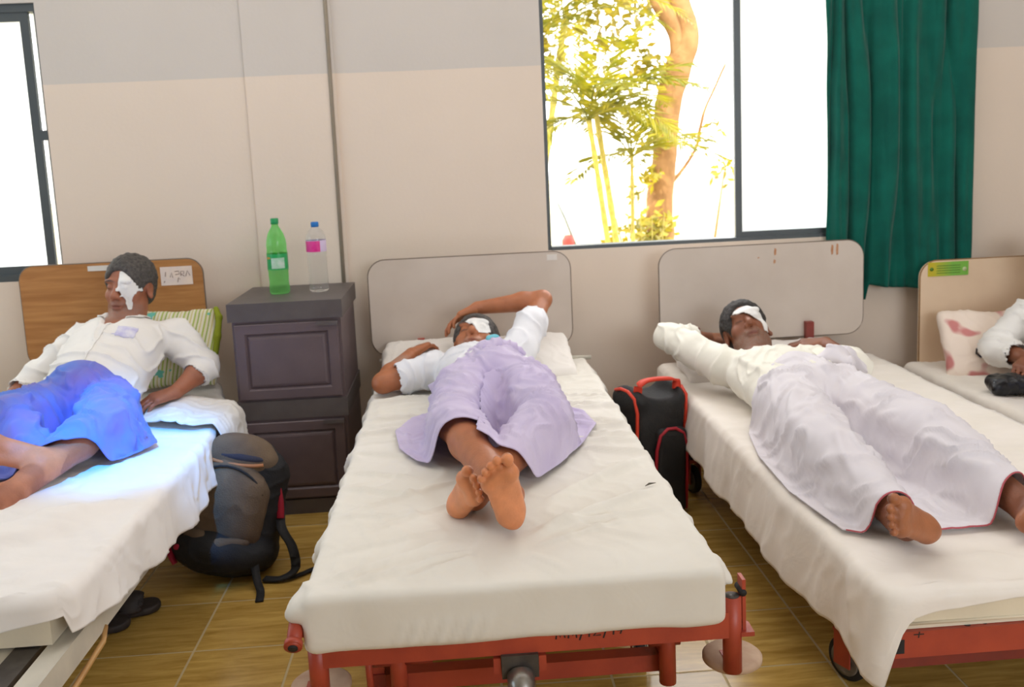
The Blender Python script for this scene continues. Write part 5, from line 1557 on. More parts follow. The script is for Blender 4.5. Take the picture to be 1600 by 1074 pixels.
F = [(A(1.16, 3.08, .68), A(1.16, 2.35, .56), 0.030, -0.022), (A(1.22, 3.06, .70), A(1.14, 2.70, .62), 0.014, 0.020), (A(1.27, 3.04, .70), A(1.20, 2.62, .62), 0.012, 0.018), (A(1.32, 3.05, .68), A(1.26, 2.7, .66), 0.011, 0.014),
     (A(1.05, 3.03, .66), A(0.93, 2.72, .58), 0.014, 0.014), (A(1.10, 2.9, .68), A(0.92, 2.56, .60), 0.014, 0.014), (A(1.12, 2.72, .66), A(0.90, 2.42, .58), 0.013, 0.013), (A(1.10, 2.55, .62), A(0.93, 2.28, .56), 0.012, 0.011),
     (A(1.18, 2.62, .60), A(1.40, 2.40, .60), 0.013, 0.014), (A(1.16, 2.50, .58), A(1.38, 2.26, .58), 0.013, 0.014), (A(1.15, 2.38, .57), A(1.34, 2.16, .56), 0.013, 0.012), (A(1.36, 2.9, .62), A(1.42, 2.6, .56), 0.014, 0.014), (A(1.06, 2.34, .57), A(1.12, 2.12, .54), 0.012, 0.010), (A(1.0, 2.4, .62), A(0.95, 2.16, .56), 0.012, 0.010)]
def f3(Q): return folds(Q, F) + 0.012 * (ridges(Q, (0.75, 0.45, 0), 0.075, 7.0, 1.2, 2.2) - 0.3) + 0.005 * fbm(Q * 12 + 4, 2)
sar = drape('sarong', M_SAR3, G, legs, Z3 + 0.012, root, 170, 0.0008, f3, True)
# red selvedge along the hem
dg = sar.data; nv = 140
hem = []
co = np.empty(len(dg.vertices) * 3, np.float32); dg.vertices.foreach_get('co', co); co = co.reshape(-1, 3) + np.array(root.location)
hem = co.reshape(140, 140, 3)[:, 0]
def off_hem(a): return [tuple(q + A(0, -0.001, 0.003)) for q in hem[a]]
tube('selvedge', off_hem(slice(2, 139, 2)), 0.0022, pbr('pink_red_thread', (196, 96, 104), 0.8), sar, 6)
v = Vol((1.16, 2.92, 0.58), (1.56, 3.24, 0.80), 0.0045)
v.chain([(1.235, 3.10, 0.645), (1.285, 3.09, 0.668), (1.335, 3.11, 0.650), (1.385, 3.10, 0.610)], [0.022, 0.032, 0.030, 0.022], 0.014)
v.cone((1.29, 3.08, 0.655), (1.31, 3.02, 0.648), 0.028, 0.022, 0.02)
soft(v, 'sarong_knot', M_SAR3, root, lambda Q: 0.010 * (ridges(Q, (1, 0.6, 0), 0.045, 2, 0.9, 2) - 0.3), 2)

# ---------------------------------------------------------------- man on the left bed
root = empty('person', (-1.32, 3.35, Z1))
tag(root, 'man on the left bed sitting propped up in white shirt, gauze over his left eye', 'person', 'patients resting on the beds')
b = Body((-1.96, 2.52, 0.46), (-0.92, 4.05, 1.12), 0.0045)
P, N = A(-1.375, 3.36, 0.590), A(-1.340, 3.745, 0.780)
sL, sR = A(-1.160, 3.765, 0.735), A(-1.515, 3.755, 0.740)
hL, hR = A(-1.285, 3.33, 0.570), A(-1.465, 3.33, 0.570)
kL, kR = A(-1.170, 3.00, 0.600), A(-1.490, 3.02, 0.615)
fU = dict(heel=(-1.238, 2.72, 0.560), fwd=(-0.86, -0.02, 0.30), medial=(0.20, 0.30, 0.90))
fD = dict(heel=(-1.275, 2.66, 0.508), fwd=(-0.92, 0.05, 0.10), medial=(0.05, -0.3, 0.9))
aU = ankle(fU, 1, 0.95); aD = ankle(fD, -1, 0.9)
b.torso(P, N, (0, -0.55, 0.83), sL, sR, hL, hR, 1.0, 0.01)
b.leg(hL, kL, aD + A(0, 0.03, 0.02)); b.leg(hR, kR, aU + A(0, 0.03, 0.0))
b.foot(side=1, s=0.95, **fU); b.foot(side=-1, s=0.9, **fD)
eL, wL = A(-1.035, 3.690, 0.620), A(-1.110, 3.540, 0.560)
b.arm(sL, eL, wL); b.hand(wL, (-0.11, -0.085, -0.020), (-0.1, -0.25, 0.95), -1, (0.25, 0.4, 0.3), 1.0)
eR, wR = A(-1.660, 3.640, 0.625), A(-1.720, 3.510, 0.575)
b.arm(sR, eR, wR); b.hand(wR, (-0.12, -0.09, -0.03), (0.0, -0.25, 0.95), 1, (0.2, 0.4, 0.3), 1.0)
b.head((-1.325, 3.775, 0.945), (0.06, 0.12, 0.98), (-0.20, -0.97, -0.02), 1.04, N)
b.build('body', root, (164, 102, 74), (206, 138, 102), beard=(140, 116, 104))
hair_cap(b, root, M_HAIR1, thick=0.013)
eye_patch(b, root, M_GAUZE, [(0.000, 0.068), (-0.024, 0.066), (-0.066, 0.022), (-0.070, -0.014), (-0.056, -0.040), (-0.050, -0.092), (-0.030, -0.092), (-0.028, -0.048), (-0.004, -0.010)], 0.004, (-0.032, 0.004, 0.030, 0.036, 0.012))
v = Vol((-1.82, 3.18, 0.48), (-0.94, 3.98, 0.93), 0.0055)
R = frame(N - P, (0, -0.55, 0.83)); L = np.linalg.norm(N - P); up = R[2]; fr = R[1]
v.ell(P + up * 0.06, (0.172, 0.130, 0.16), R, 0.05)
v.ell(P + up * L * 0.40, (0.172, 0.125, 0.17), R, 0.06)
v.ell(P + up * L * 0.70, (0.185, 0.125, 0.16), R, 0.06)
v.chain([sL, N - up * 0.05, sR], [0.066, 0.066, 0.066], 0.05)
for (S, E, W, t) in ((sL, eL, wL, 0.30), (sR, eR, wR, 0.55)):
    e2 = E + (W - E) * t
    v.chain([S, S + (E - S) * 0.5, E, e2], [0.074, 0.066, 0.060, 0.052], 0.025)
    v.cone(E + (W - E) * (t - 0.02), E + (W - E) * (t + 0.6), 0.045, 0.055, 0.004, '-')
v.chain([N + fr * 0.03, N - up * 0.04 + fr * 0.10, N - up * 0.15 + fr * 0.16], [0.066, 0.054, 0.010], 0.006, '-')
v.cone(N, N + up * 0.12, 0.060, 0.075, 0.01, '-')
seg1 = [(N + A(0.03, -0.10, -0.03), P + A(0.02, -0.02, 0.15), 0.008, 0.006), (sL + A(-0.03, -0.05, 0.0), P + A(0.10, 0.05, 0.13), 0.014, 0.009), (sR + A(0.05, -0.06, 0.0), P + A(-0.08, 0.03, 0.13), 0.014, 0.009),
        (sL + A(0.03, -0.02, 0.03), eL + A(0.01, -0.04, 0.04), 0.011, 0.009), (sR + A(-0.02, -0.04, 0.03), eR + A(0.01, -0.04, 0.04), 0.011, 0.010), (P + A(-0.14, 0.1, 0.05), P + A(0.1, 0.04, 0.16), 0.013, 0.008), (P + A(-0.15, 0.04, 0.04), P + A(0.12, -0.02, 0.12), 0.013, 0.008)]
shirt1, _V, _F = soft(v, 'shirt', M_SHIRT1, root, shirt_disp(seg1, 0.006, 0.08, (0.5, 0.3, 1), 9.0), 2)
# breast pocket, then collar points
surf_patch(_V, _F, vnormals(_V, _F), P, R, 1.0, root, pbr('pocket_cloth', (226, 224, 234), 0.85, col2=(186, 182, 222), scale=28), [(-0.035, 0.30), (-0.120, 0.31), (-0.126, 0.235), (-0.080, 0.215), (-0.038, 0.228)], 0.003, None, 'breast_pocket', 0.05, 0.6)
_N = vnormals(_V, _F)
for poly in ([(-0.030, L + 0.045), (-0.100, L + 0.035), (-0.092, L - 0.035), (-0.045, L - 0.085), (-0.022, L - 0.045)], [(0.030, L + 0.045), (0.100, L + 0.035), (0.096, L - 0.030), (0.052, L - 0.080), (0.024, L - 0.045)]):
    surf_patch(_V, _F, _N, P, R, 1.0, root, M_SHIRT1, poly, 0.009, None, 'collar', -0.02, 0.6)
surf_patch(_V, _F, _N, P, R, 1.0, root, M_SHIRT1, [(0.014, L - 0.09), (-0.014, L - 0.09), (-0.014, 0.06), (0.014, 0.06)], 0.004, None, 'button_placket', 0.03, 0.6)
# sarong in two lobes over the bent legs
legs = [([P + A(0, 0.04, 0.0), P], [0.150, 0.150]), ([hL, kL, kL + (aD - kL) * 0.4, aD], [0.115, 0.085, 0.070, 0.048]), ([hR, kR, kR + (aU - kR) * 0.4, aU], [0.115, 0.085, 0.070, 0.048])]
G = coons([(-1.60, 2.87), (-1.48, 2.76), (-1.39, 2.77), (-1.31, 2.80), (-1.265, 2.775), (-1.21, 2.79), (-1.15, 2.84), (-1.075, 2.93)],
          [(-1.50, 3.34), (-1.42, 3.355), (-1.33, 3.355), (-1.235, 3.34)],
          [(-1.60, 2.87), (-1.62, 3.1), (-1.58, 3.24), (-1.50, 3.34)],
          [(-1.075, 2.93), (-1.035, 3.06), (-1.12, 3.24), (-1.235, 3.34)], 120, 110)
F = [(A(-1.340, 3.36, .72), A(-1.340, 2.90, .58), 0.028, -0.040), (A(-1.290, 3.30, .74), A(-1.100, 3.18, .60), 0.014, 0.018), (A(-1.250, 3.20, .72), A(-1.070, 3.08, .58), 0.013, 0.018), (A(-1.250, 3.12, .70), A(-1.110, 2.95, .58), 0.012, 0.016), (A(-1.270, 3.05, .68), A(-1.190, 2.90, .58), 0.011, 0.014),
     (A(-1.410, 3.22, .72), A(-1.580, 3.1, .62), 0.013, 0.016), (A(-1.410, 3.10, .70), A(-1.550, 2.95, .62), 0.012, 0.014), (A(-1.370, 3.02, .66), A(-1.450, 2.90, .58), 0.011, 0.012), (A(-1.230, 3.38, .72), A(-1.100, 3.30, .58), 0.014, 0.016), (A(-1.130, 3.05, .62), A(-1.070, 2.93, .52), 0.014, 0.02), (A(-1.200, 2.96, .62), A(-1.150, 2.87, .53), 0.012, 0.016)]
def f1(Q): return folds(Q, F) + 0.013 * (ridges(Q, (0.7, 0.5, 0), 0.065, 3.0, 1.2, 2.2) - 0.3) + 0.006 * fbm(Q * 14 + 7, 2)
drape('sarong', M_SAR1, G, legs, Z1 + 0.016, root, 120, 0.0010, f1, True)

# ---------------------------------------------------------------- man at the far right, mostly outside the frame
root = empty('person', (2.45, 3.3, 0.39))
tag(root, 'man at the right edge of whom only white shirt, hand and pale blue sarong show', 'person', 'patients resting on the beds')
b = Body((1.95, 2.05, 0.36), (3.0, 4.05, 1.02), 0.006)
P, N = A(2.43, 3.34, 0.49), A(2.56, 3.74, 0.70)
sL, sR = A(2.74, 3.74, 0.64), A(2.38, 3.72, 0.63)
hL, hR = A(2.50, 3.28, 0.48), A(2.33, 3.28, 0.48)
kL, kR = A(2.48, 2.84, 0.50), A(2.10, 2.95, 0.48)
aR, aL = A(2.32, 2.56, 0.44), A(2.50, 2.42, 0.44)
b.torso(P, N, (0, -0.5, 0.85), sL, sR, hL, hR, 1.0)
b.leg(hR, kR, aR); b.leg(hL, kL, aL)
b.foot(aR + A(0.0, -0.05, -0.04), (0.3, -0.4, 0.7), (1, 0, 0), 1, 0.92); b.foot(aL + A(0.0, -0.05, -0.04), (0.0, -0.4, 0.7), (-1, 0, 0), -1, 0.92)
eR, wR = A(2.235, 3.70, 0.505), A(2.255, 3.50, 0.500)
b.arm(sR, eR, wR); b.hand(wR, (-0.10, -0.09, -0.035), (0.0, -0.2, 0.95), 1, (0.30, 0.45, 0.3), 1.0)
eL, wL = A(2.86, 3.58, 0.50), A(2.72, 3.40, 0.52)
b.arm(sL, eL, wL); b.hand(wL, (-0.12, -0.06, 0.0), (0, -0.2, 0.95), -1)
b.head((2.58, 3.79, 0.86), (0.05, 0.30, 0.95), (-0.1, -0.92, 0.3), 1.0, N)
b.build('body', root, (138, 84, 58), (190, 120, 84))
hair_cap(b, root, M_HAIR3)
v = Vol((2.05, 3.1, 0.38), (2.98, 4.0, 0.84), 0.008)
R = frame(N - P, (0, -0.5, 0.85)); L = np.linalg.norm(N - P); up = R[2]
v.ell(P + up * 0.06, (0.20, 0.13, 0.16), R, 0.05); v.ell(P + up * L * 0.5, (0.19, 0.13, 0.2), R, 0.06)
v.chain([sL, N - up * 0.05, sR], [0.07, 0.07, 0.07], 0.05)
v.chain([sR, eR, eR + (wR - eR) * 0.55], [0.074, 0.062, 0.056], 0.03); v.cone(eR + (wR - eR) * 0.52, wR, 0.045, 0.05, 0.004, '-')
v.chain([sL, eL, eL + (wL - eL) * 0.4], [0.074, 0.062, 0.056], 0.03)
v.cone(N, N + up * 0.12, 0.060, 0.075, 0.01, '-')
soft(v, 'shirt', M_SHIRT1, root, shirt_disp([], 0.008, 0.07, (0.5, 0.6, 0.6), 2.0), 2)
legs = [([P, P - up * 0.05], [0.15, 0.14]), ([hR, kR, aR], [0.12, 0.085, 0.06]), ([hL, kL, aL], [0.12, 0.085, 0.06])]
G = coons([(2.10, 2.70), (2.30, 2.60), (2.62, 2.60)], [(2.24, 3.40), (2.42, 3.43), (2.62, 3.40)], [(2.10, 2.70), (1.995, 2.95), (2.06, 3.2), (2.24, 3.40)], [(2.62, 2.60), (2.66, 3.0), (2.62, 3.40)], 70, 80)
drape('sarong', M_SAR4, G, legs, 0.392, root, 100, 0.0008, lambda Q: 0.009 * (ridges(Q, (0.7, 0.5, 0), 0.08, 3.0, 1.2, 2.2) - 0.3) + 0.006 * fbm(Q * 12, 2), True)
# ================================================================== bags and small things
M_BPB = pbr('brown_grey_canvas', (112, 92, 70), 0.9, col2=(94, 76, 58), scale=12, bump=0.3, bscale=220)
M_BPK = pbr('black_nylon', (30, 30, 32), 0.75, col2=(20, 20, 23), scale=12, bump=0.25, bscale=200)
M_BPN = pbr('navy_mesh', (44, 44, 58), 0.8, bump=0.3, bscale=300)
M_CRIM = pbr('crimson_webbing', (166, 16, 46), 0.7)
M_ORNB = pbr('copper_piping', (178, 116, 70), 0.6)
bp = empty('backpack', (-0.85, 3.12, 0))
tag(bp, 'bulging black and brown backpack standing on the floor by the left bed', 'backpack')
# the pack leans back a little against the bed and cabinet
Rb = frame((0.20, 0.22, 0.95), (-0.18, -0.96, 0.20))     # rows: side, front, up
Ob = A(-0.885, 3.13, 0.0)
def q(a, f, u): return Ob - Rb[0] * a + Rb[1] * f + Rb[2] * u
v = Vol((-1.18, 2.85, -0.01), (-0.52, 3.50, 0.54), 0.006)
v.box(q(0, -0.03, 0.22), (0.165, 0.085, 0.20), 0.07, Rb, 0)
v.ell(q(0, -0.02, 0.40), (0.135, 0.085, 0.085), Rb, 0.04)
v.ell(q(0.0, 0.035, 0.085), (0.178, 0.13, 0.082), Rb, 0.04)
v.cut((0, 0, 0.004), (0, 0, -1))
soft(v, 'main_bag', M_BPK, bp, lambda P: 0.008 * fbm(P * 9, 2) + 0.004 * (ridges(P, (0.3, 0, 1), 0.07, 1, 1, 2) - 0.3), 2)
v = Vol((-1.18, 2.80, 0.0), (-0.52, 3.45, 0.54), 0.006)
v.ell(q(0.0, 0.055, 0.255), (0.145, 0.055, 0.155), Rb, 0)
v.box(q(0.0, 0.045, 0.23), (0.135, 0.055, 0.115), 0.045, Rb, 0.03)
front, _, _ = soft(v, 'front_pocket', M_BPB, bp, lambda P: 0.006 * fbm(P * 10 + 3, 2) + 0.003 * (ridges(P, (0.2, 0, 1), 0.08, 4, 1, 2) - 0.3), 2)
v = Vol((-1.18, 2.80, 0.0), (-0.52, 3.45, 0.58), 0.006)
v.ell(q(0.0, 0.005, 0.40), (0.140, 0.075, 0.075), Rb, 0)
v.ell(q(0.0, 0.0, 0.445), (0.10, 0.06, 0.04), Rb, 0.03)
topf, _, _ = soft(v, 'top_flap', M_BPB, bp, lambda P: 0.005 * fbm(P * 11 + 5, 2), 2)
def arc(a0, a1, ra, ru, ca, cu, f, n=14):
    return [tuple(q(ca + ra * math.cos(math.radians(a0 + (a1 - a0) * i / n)), f - 0.35 * (ra * math.cos(math.radians(a0 + (a1 - a0) * i / n))) ** 2 * 4, cu + ru * math.sin(math.radians(a0 + (a1 - a0) * i / n)))) for i in range(n + 1)]
tube('flap_zip', arc(200, 340, 0.115, 0.018, 0.0, 0.405, 0.080), 0.006, M_ORNB, topf, 8)
v = Vol((-1.18, 2.80, 0.2), (-0.52, 3.45, 0.58), 0.0055)
v.ell(q(0.01, 0.050, 0.412), (0.095, 0.032, 0.022), Rb, 0)
soft(v, 'mesh_vent', M_BPN, topf, None, 2)
tube('pocket_zip', arc(20, 165, 0.135, 0.125, 0.0, 0.255, 0.098), 0.0045, M_BPK, front, 8)
tube('pocket_seam', [tuple(q(a, 0.112 - 1.4 * a * a, 0.275 + 0.006 * math.sin(a * 30))) for a in np.linspace(-0.10, 0.10, 12)], 0.0035, pbr('dark_seam', (58, 50, 44), 0.9), front, 8)
v = Vol((-1.10, 2.80, 0.04), (-0.52, 3.35, 0.30), 0.0055)
v.chain([q(-0.13, 0.075, 0.150), q(-0.06, 0.105, 0.125), q(0.02, 0.118, 0.118), q(0.10, 0.085, 0.135)], [0.020, 0.026, 0.026, 0.018], 0.01)
soft(v, 'lower_pouch', M_BPB, bp, lambda P: 0.004 * fbm(P * 16, 2), 2)
def strap(name, pts, w, t, mat, parent):
    """flat webbing swept along pts"""
    bm = bmesh.new(); prev = None
    pts = [Vector(p) for p in pts]
    for i, p in enumerate(pts):
        d = (pts[min(i + 1, len(pts) - 1)] - pts[max(i - 1, 0)]).normalized()
        up = Vector((0, 0, 1)) if abs(d.z) < 0.9 else Vector((0, 1, 0))
        a = d.cross(up).normalized(); c = a.cross(d).normalized()
        ring = [bm.verts.new(p + a * sx * w + c * sz * t) for sx, sz in ((-1, -1), (1, -1), (1, 1), (-1, 1))]
        if prev:
            for k in range(4):
                bm.faces.new([prev[k], prev[(k + 1) % 4], ring[(k + 1) % 4], ring[k]])
        else:
            bm.faces.new(ring[::-1])
        prev = ring
    bm.faces.new(prev)
    return from_bm(name, bm, mat, parent, True)
def spl(pts, n=8):
    P = [np.asarray(p, float) for p in pts]; P = [P[0]] + P + [P[-1]]; out = []
    for i in range(1, len(P) - 2):
        for t in np.linspace(0, 1, n, endpoint=False):
            a, b_, c, d = P[i - 1], P[i], P[i + 1], P[i + 2]
            out.append(0.5 * (2 * b_ + (c - a) * t + (2 * a - 5 * b_ + 4 * c - d) * t * t + (3 * b_ - a - 3 * c + d) * t ** 3))
    out.append(P[-2]); return [tuple(o) for o in out]
strap('red_strap', spl([q(-0.158, 0.030, 0.20), q(-0.172, 0.060, 0.14), q(-0.166, 0.085, 0.105)]), 0.011, 0.003, M_CRIM, bp)
strap('red_strap', spl([q(-0.160, 0.098, 0.085), q(-0.142, 0.118, 0.060), q(-0.120, 0.118, 0.034)]), 0.010, 0.003, M_CRIM, bp)
strap('red_strap', spl([q(0.150, 0.00, 0.32), q(0.168, 0.0, 0.27), q(0.178, 0.0, 0.22)]), 0.012, 0.003, M_CRIM, bp)
lathe('red_toggle', [(0.006, -0.005), (0.010, -0.003), (0.010, 0.003), (0.006, 0.005)], M_CRIM, bp, 14, tuple(q(-0.115, 0.142, 0.095)), m=Matrix.Rotation(math.radians(70), 4, 'X'))
strap('shoulder_strap', spl([q(0.150, -0.06, 0.26), (-0.665, 3.12, 0.16), (-0.625, 3.08, 0.10), (-0.615, 3.05, 0.035), (-0.66, 3.03, 0.012), (-0.72, 3.04, 0.010)]), 0.016, 0.004, M_BPK, bp)
strap('loose_strap', spl([(-0.66, 3.03, 0.01), (-0.61, 3.055, 0.008), (-0.55, 3.11, 0.008), (-0.47, 3.18, 0.008), (-0.40, 3.2, 0.008)]), 0.010, 0.002, M_BPK, bp)
strap('loose_strap', spl([(-0.745, 3.03, 0.07), (-0.730, 2.985, 0.03), (-0.715, 2.955, 0.006), (-0.705, 2.885, 0.005)]), 0.013, 0.002, M_BPK, bp)

# --- black sports bag with red piping between the middle and right beds
M_SBK = pbr('black_polyester', (34, 33, 33), 0.7, col2=(24, 24, 25), scale=9, bump=0.2, bscale=150)
M_SRED = pbr('red_orange_piping', (224, 62, 34), 0.55)
M_SRD2 = pbr('red_piping', (176, 28, 46), 0.55)
sb = empty('sports_bag', (0.70, 3.50, 0))
tag(sb, 'black sports bag with red piping standing between the middle and right beds', 'bag')
Rs = frame((0.05, 0.06, 1.0), (0.32, -0.94, 0.05))
Os = A(0.690, 3.475, 0.0)
def w(a, f, u): return Os - Rs[0] * a + Rs[1] * f + Rs[2] * u
v = Vol((0.46, 3.22, -0.01), (0.94, 3.75, 0.56), 0.006)
v.box(w(0, 0, 0.235), (0.110, 0.105, 0.232), 0.035, Rs, 0)
v.ell(w(-0.09, 0.0, 0.44), (0.03, 0.10, 0.05), Rs, 0.03)
v.ell(w(0.09, 0.0, 0.46), (0.03, 0.10, 0.045), Rs, 0.03)
v.ell(w(0.0, 0.02, 0.50), (0.07, 0.14, 0.05), Rs, 0.03, '-')
v.cut((0, 0, 0.004), (0, 0, -1))
soft(v, 'bag_body', M_SBK, sb, lambda P: 0.006 * fbm(P * 8, 2), 2)
v = Vol((0.46, 3.15, 0.0), (0.94, 3.6, 0.46), 0.006)
v.box(w(0.035, 0.105, 0.175), (0.068, 0.026, 0.165), 0.024, Rs, 0)
pk, _, _ = soft(v, 'end_pocket', M_SBK, sb, lambda P: 0.004 * fbm(P * 9, 2), 2)
tube('pocket_piping', [tuple(w(a, f, u)) for a, f, u in [(-0.036, 0.118, 0.02), (-0.036, 0.122, 0.16), (-0.035, 0.126, 0.26), (-0.02, 0.127, 0.315), (0.01, 0.128, 0.340), (0.045, 0.128, 0.340), (0.08, 0.127, 0.320), (0.098, 0.126, 0.27), (0.104, 0.122, 0.16), (0.104, 0.118, 0.02)]], 0.0065, M_SRD2, pk, 8)
tube('body_piping', [tuple(w(*p)) for p in [(-0.100, 0.085, 0.18), (-0.104, 0.095, 0.30), (-0.104, 0.095, 0.40), (-0.112, 0.085, 0.455), (-0.122, 0.05, 0.480), (-0.124, 0.0, 0.482), (-0.12, -0.05, 0.47)]], 0.0065, M_SRED, sb, 8)
tube('body_piping', [tuple(w(*p)) for p in [(0.106, 0.09, 0.30), (0.110, 0.095, 0.40), (0.116, 0.085, 0.46), (0.122, 0.04, 0.485)]], 0.0065, M_SRED, sb, 8)
strap('carry_handle', spl([w(-0.085, 0.06, 0.470), w(-0.083, 0.07, 0.505), w(-0.04, 0.06, 0.520), w(0.04, 0.06, 0.522), w(0.083, 0.06, 0.512), w(0.088, 0.06, 0.48)]), 0.016, 0.005, M_SRED, sb)
tube('bag_buckle', [tuple(w(0.125, 0.07, 0.20)), tuple(w(0.126, 0.07, 0.11))], 0.007, M_STEEL, sb, 10)
strap('side_strap', spl([w(0.118, 0.06, 0.34), w(0.132, 0.06, 0.22), w(0.128, 0.06, 0.06)]), 0.018, 0.003, M_SBK, sb)

# --- pair of dark slippers by the left bed
M_SLP = pbr('dark_rubber_slipper', (54, 46, 44), 0.6, col2=(38, 33, 33), scale=20, bump=0.2)
def slipper(loc, ang, label):
    r = empty('slipper', loc)
    tag(r, label, 'slipper', 'dark slippers on the floor')
    T = np.array([[math.cos(ang), -math.sin(ang), 0], [math.sin(ang), math.cos(ang), 0], [0, 0, 1]])
    c = A(*loc)
    v = Vol(c - A(0.17, 0.17, 0.01), c + A(0.17, 0.17, 0.12), 0.005)
    g = lambda x, y, z: c + T @ A(x, y, z)
    v.cone(g(-0.085, 0, 0.014), g(0.075, 0.004, 0.014), 0.036, 0.046, 0)
    v.cut(c + A(0, 0, 0.026), (0, 0, 1), 0.004); v.cut(c + A(0, 0, 0.001), (0, 0, -1), 0.0)
    soft(v, 'sole', M_SLP, r, None, 2)
    v = Vol(c - A(0.17, 0.17, 0.01), c + A(0.17, 0.17, 0.14), 0.005)
    v.ell(g(0.03, 0.002, 0.02), (0.065, 0.052, 0.055), T.T, 0)
    v.ell(g(0.03, 0.002, 0.016), (0.09, 0.045, 0.047), T.T, 0.004, '-')
    v.cut(c + A(0, 0, 0.015), (0, 0, -1), 0.0)
    soft(v, 'upper_band', M_SLP, r, None, 1)
slipper((-1.135, 2.86, 0.0), 0.35, 'dark slipper on the tiles, toe showing beyond the left bed rail')
slipper((-1.20, 2.77, 0.0), 0.15, 'dark slipper on the tiles, half hidden under the left bed')

# --- bunched white cloth hanging over the bedside by the cabinet
G = coons([(-1.19, 3.33), (-1.08, 3.27), (-0.98, 3.24), (-0.90, 3.24)], [(-1.18, 3.62), (-1.08, 3.625), (-0.98, 3.60), (-0.90, 3.56)], [(-1.19, 3.33), (-1.20, 3.5), (-1.18, 3.62)], [(-0.90, 3.24), (-0.895, 3.4), (-0.90, 3.56)], 50, 50)
sp_ = np.linspace(0, 1, 50)
V = []
for i in range(50):
    for j in range(50):
        x, y = G[i, j]; V.append((x, y, Z1 + 0.016 + 0.020 * math.exp(-((x + 1.08) / 0.09) ** 2)))
V = np.array(V).reshape(50, 50, 3)
hang = []
for k in range(1, 31):
    s = k / 30.0; L = 0.235 * s
    e = V[-1].copy()
    e[:, 0] += 0.030 * math.sin(min(L / 0.035, 1.57)) + 0.022 * s + 0.012 * s * np.sin(np.linspace(0, 9, 50)) 
    e[:, 2] -= L * (0.86 + 0.22 * np.linspace(0, 1, 50) ** 2)
    e[:, 1] += 0.03 * s * np.linspace(-0.4, 1, 50)
    hang.append(e)
V = np.concatenate([V, np.array(hang)]).reshape(-1, 3)
idx = np.arange(80 * 50).reshape(80, 50)
Fq = np.stack([idx[:-1, :-1], idx[1:, :-1], idx[1:, 1:], idx[:-1, 1:]], -1).reshape(-1, 4)
Nn = vnormals(V, Fq)
V = V + Nn * (0.008 * fbm(V * 11, 2) + 0.008 * (ridges(V, (0.3, 1, 0), 0.06, 3, 1, 2) - 0.3))[:, None]
o = np_mesh('folded_cloth', V, Fq, cloth('off_white_cloth', (232, 226, 216)))
md = o.modifiers.new('thick', 'SOLIDIFY'); md.thickness = 0.004; md.offset = 0
tag(o, 'off-white cloth spilling over the left bedside next to the cabinet', 'cloth')

# --- black pouch in the far right man's hand
M_POUCH = pbr('black_leather', (24, 25, 30), 0.3, bump=0.4, bscale=50)
v = Vol((2.0, 3.28, 0.36), (2.36, 3.56, 0.56), 0.005)
v.box((2.165, 3.425, 0.425), (0.115, 0.055, 0.026), 0.022, frame((-0.1, -0.3, 0.95), (0.2, 1, 0.3)), 0)
v.ell((2.15, 3.415, 0.437), (0.09, 0.045, 0.028), None, 0.02)
o, _, _ = soft(v, 'handbag', M_POUCH, None, lambda P: 0.005 * (ridges(P, (1, 0.2, 0), 0.05, 2, 1, 2) - 0.3) + 0.003 * fbm(P * 25, 2), 2)
tag(o, 'small black leather pouch under the hand of the man at the right edge', 'pouch')

# ================================================================== the garden outside the window
M_GROUND = pbr('dry_ground', (196, 178, 140), 0.95, col2=(170, 160, 110), scale=2)
g = struct(box('ground', (-30, 4.6, -0.6), (40, 60, -0.25), M_GROUND, bevel=0))
def leafm(name, a, b_):
    k = NT(name)
    ns = k.n('ShaderNodeTexNoise'); ns.inputs['Scale'].default_value = 5
    tc = k.n('ShaderNodeTexCoord'); k.l(tc.outputs['Object'], ns.inputs['Vector'])
    rp = k.n('ShaderNodeValToRGB'); rp.color_ramp.elements[0].color = lin(a); rp.color_ramp.elements[1].color = lin(b_)
    rp.color_ramp.elements[0].position = 0.35; rp.color_ramp.elements[1].position = 0.65
    k.l(ns.outputs['Fac'], rp.inputs['Fac']); k.l(rp.outputs['Color'], k.b.inputs['Base Color'])
    k.b.inputs['Roughness'].default_value = 0.45
    tr = k.n('ShaderNodeBsdfTranslucent'); k.l(rp.outputs['Color'], tr.inputs['Color'])
    mx = k.n('ShaderNodeMixShader'); mx.inputs['Fac'].default_value = 0.4
    k.l(k.b.outputs['BSDF'], mx.inputs[1]); k.l(tr.outputs['BSDF'], mx.inputs[2]); k.l(mx.outputs['Shader'], k.out.inputs['Surface'])
    return k.m
M_LEAF = leafm('sunlit_palm_leaf', (96, 100, 8), (156, 148, 20))
M_LEAF2 = leafm('sunlit_broad_leaf', (112, 106, 10), (172, 154, 34))
M_STEM = pbr('palm_stem', (176, 160, 70), 0.6, col2=(140, 130, 50), scale=30)
M_BARK = pbr('sunlit_bark', (150, 112, 68), 0.9, col2=(118, 84, 46), scale=7, bump=0.6, bscale=25)
rg = random.Random(21)
